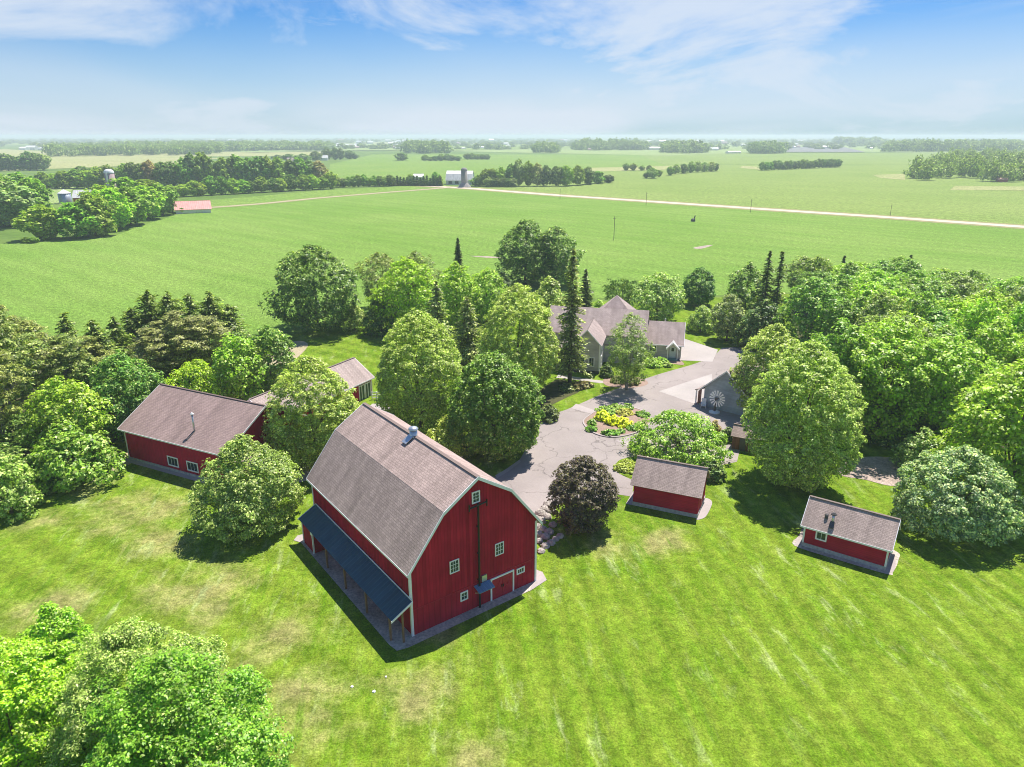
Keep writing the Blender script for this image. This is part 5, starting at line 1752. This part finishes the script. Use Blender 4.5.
def M(op, a_, b_=0.0):
    nd = N('ShaderNodeMath', operation=op)
    for i, q in enumerate((a_, b_)):
        if isinstance(q, bpy.types.NodeSocket):
            LK(q, nd.inputs[i])
        else:
            nd.inputs[i].default_value = q
    return nd.outputs[0]


def SS(v_, lo, hi, a_=0.0, b_=1.0):
    nd = N('ShaderNodeMapRange', interpolation_type='SMOOTHSTEP')
    LK(v_, nd.inputs[0])
    for i, q in enumerate((lo, hi, a_, b_)):
        nd.inputs[i + 1].default_value = q
    return nd.outputs[0]


zz = M('ADD', sp.outputs[2], .06)
cv = N('ShaderNodeCombineXYZ')
LK(M('DIVIDE', sp.outputs[0], zz), cv.inputs[0])
LK(M('DIVIDE', sp.outputs[1], zz), cv.inputs[1])


def cloud(scale, stretch, rot, detail, rough, dist, off):
    mp = N('ShaderNodeMapping')
    LK(cv.outputs[0], mp.inputs[0])
    mp.inputs['Scale'].default_value = (stretch[0], stretch[1], 1)
    mp.inputs['Rotation'].default_value = (0, 0, rot)
    mp.inputs['Location'].default_value = off
    nz = N('ShaderNodeTexNoise')
    LK(mp.outputs[0], nz.inputs['Vector'])
    nz.inputs['Scale'].default_value = scale
    nz.inputs['Detail'].default_value = detail
    nz.inputs['Roughness'].default_value = rough
    nz.inputs['Distortion'].default_value = dist
    return nz.outputs['Fac']


c1 = SS(cloud(.42, (1, .5), .45, 9, .6, .8, (5.3, 2.1, 0)), .38, .64)
c2 = SS(cloud(.7, (.4, 1.1), -.5, 8, .64, 1.2, (1.2, 7.0, 0)), .46, .70)
elev = sp.outputs[2]
low = SS(elev, .0, .19, 1.0, 0.0)
cd_ = N('ShaderNodeCombineXYZ')
LK(M('MULTIPLY', sp.outputs[0], 1.0), cd_.inputs[0])
LK(M('ADD', M('MULTIPLY', sp.outputs[2], 3.0), M('MULTIPLY', sp.outputs[0], -.30)), cd_.inputs[1])


def soft(scale, off, lo, hi, rough=.6):
    mp = N('ShaderNodeMapping')
    LK(cd_.outputs[0], mp.inputs[0])
    mp.inputs['Location'].default_value = off
    nz = N('ShaderNodeTexNoise')
    LK(mp.outputs[0], nz.inputs['Vector'])
    nz.inputs['Scale'].default_value = scale
    nz.inputs['Detail'].default_value = 9
    nz.inputs['Roughness'].default_value = rough
    nz.inputs['Distortion'].default_value = .5
    return SS(nz.outputs['Fac'], lo, hi)


c3 = soft(2.6, (4.2, 1.3, 0), .39, .63)
c4 = soft(6.5, (1.7, 8.1, 0), .50, .74, .64)
cl = M('MAXIMUM', M('MULTIPLY', c1, .35), M('MULTIPLY', c2, .40))
cl = M('MAXIMUM', cl, M('MAXIMUM', M('MULTIPLY', c3, .85), M('MULTIPLY', c4, .6)))
cl = M('MAXIMUM', cl, M('MULTIPLY', low, SS(cloud(.12, (1, .3), 0, 4, .5, .3, (9, 2, 0)), .35, .6, .55, 1.0)))
cl = M('MULTIPLY', M('MINIMUM', cl, .94), SS(elev, .22, .5, 1.0, .12))
hs = N('ShaderNodeHueSaturation')
hs.inputs['Saturation'].default_value = 1.25
hs.inputs['Value'].default_value = 1.0
LK(sky.outputs[0], hs.inputs['Color'])
tint = N('ShaderNodeMix', data_type='RGBA', blend_type='MULTIPLY')
LK(SS(elev, .22, .55, 1.0, .4), tint.inputs[0])
LK(hs.outputs[0], tint.inputs[6])
tint.inputs[7].default_value = (.22, .585, .93, 1)
mx = N('ShaderNodeMix', data_type='RGBA')
LK(cl, mx.inputs[0])
LK(tint.outputs[2], mx.inputs[6])
mx.inputs[7].default_value = (5.7, 6.3, 7.1, 1)
bg = N('ShaderNodeBackground')
bg.inputs['Strength'].default_value = .083
LK(mx.outputs[2], bg.inputs['Color'])
wo = N('ShaderNodeOutputWorld')
LK(bg.outputs[0], wo.inputs['Surface'])

# ------------------------------------------------------------------ haze
hzm = bpy.data.materials.new('haze')
hzm.use_nodes = True
ht_ = hzm.node_tree
ht_.nodes.clear()
pvn = ht_.nodes.new('ShaderNodeVolumePrincipled')
pvn.inputs['Color'].default_value = (.76, .85, .97, 1)
pvn.inputs['Density'].default_value = .00025
pvn.inputs['Anisotropy'].default_value = .1
on = ht_.nodes.new('ShaderNodeOutputMaterial')
ht_.links.new(pvn.outputs[0], on.inputs['Volume'])
MATS['haze'] = hzm
hb = MB().abox(-24500, 24500, -500, 26500, -1.0, 42.0).build('haze', 'haze')
hb['kind'] = 'stuff'

# ------------------------------------------------------------------ render settings
S.view_settings.view_transform = 'Standard'
S.view_settings.look = 'None'
S.view_settings.gamma = 1
S.view_settings.exposure = .66
S.render.engine = 'CYCLES'
cy = S.cycles
cy.use_denoising = True
cy.max_bounces = 6
cy.diffuse_bounces = 3
cy.glossy_bounces = 2
cy.transmission_bounces = 3
cy.filter_width = 1.0
cy.volume_bounces = 1
cy.transparent_max_bounces = 4
cy.caustics_reflective = False
cy.caustics_refractive = False
cy.sample_clamp_indirect = 6
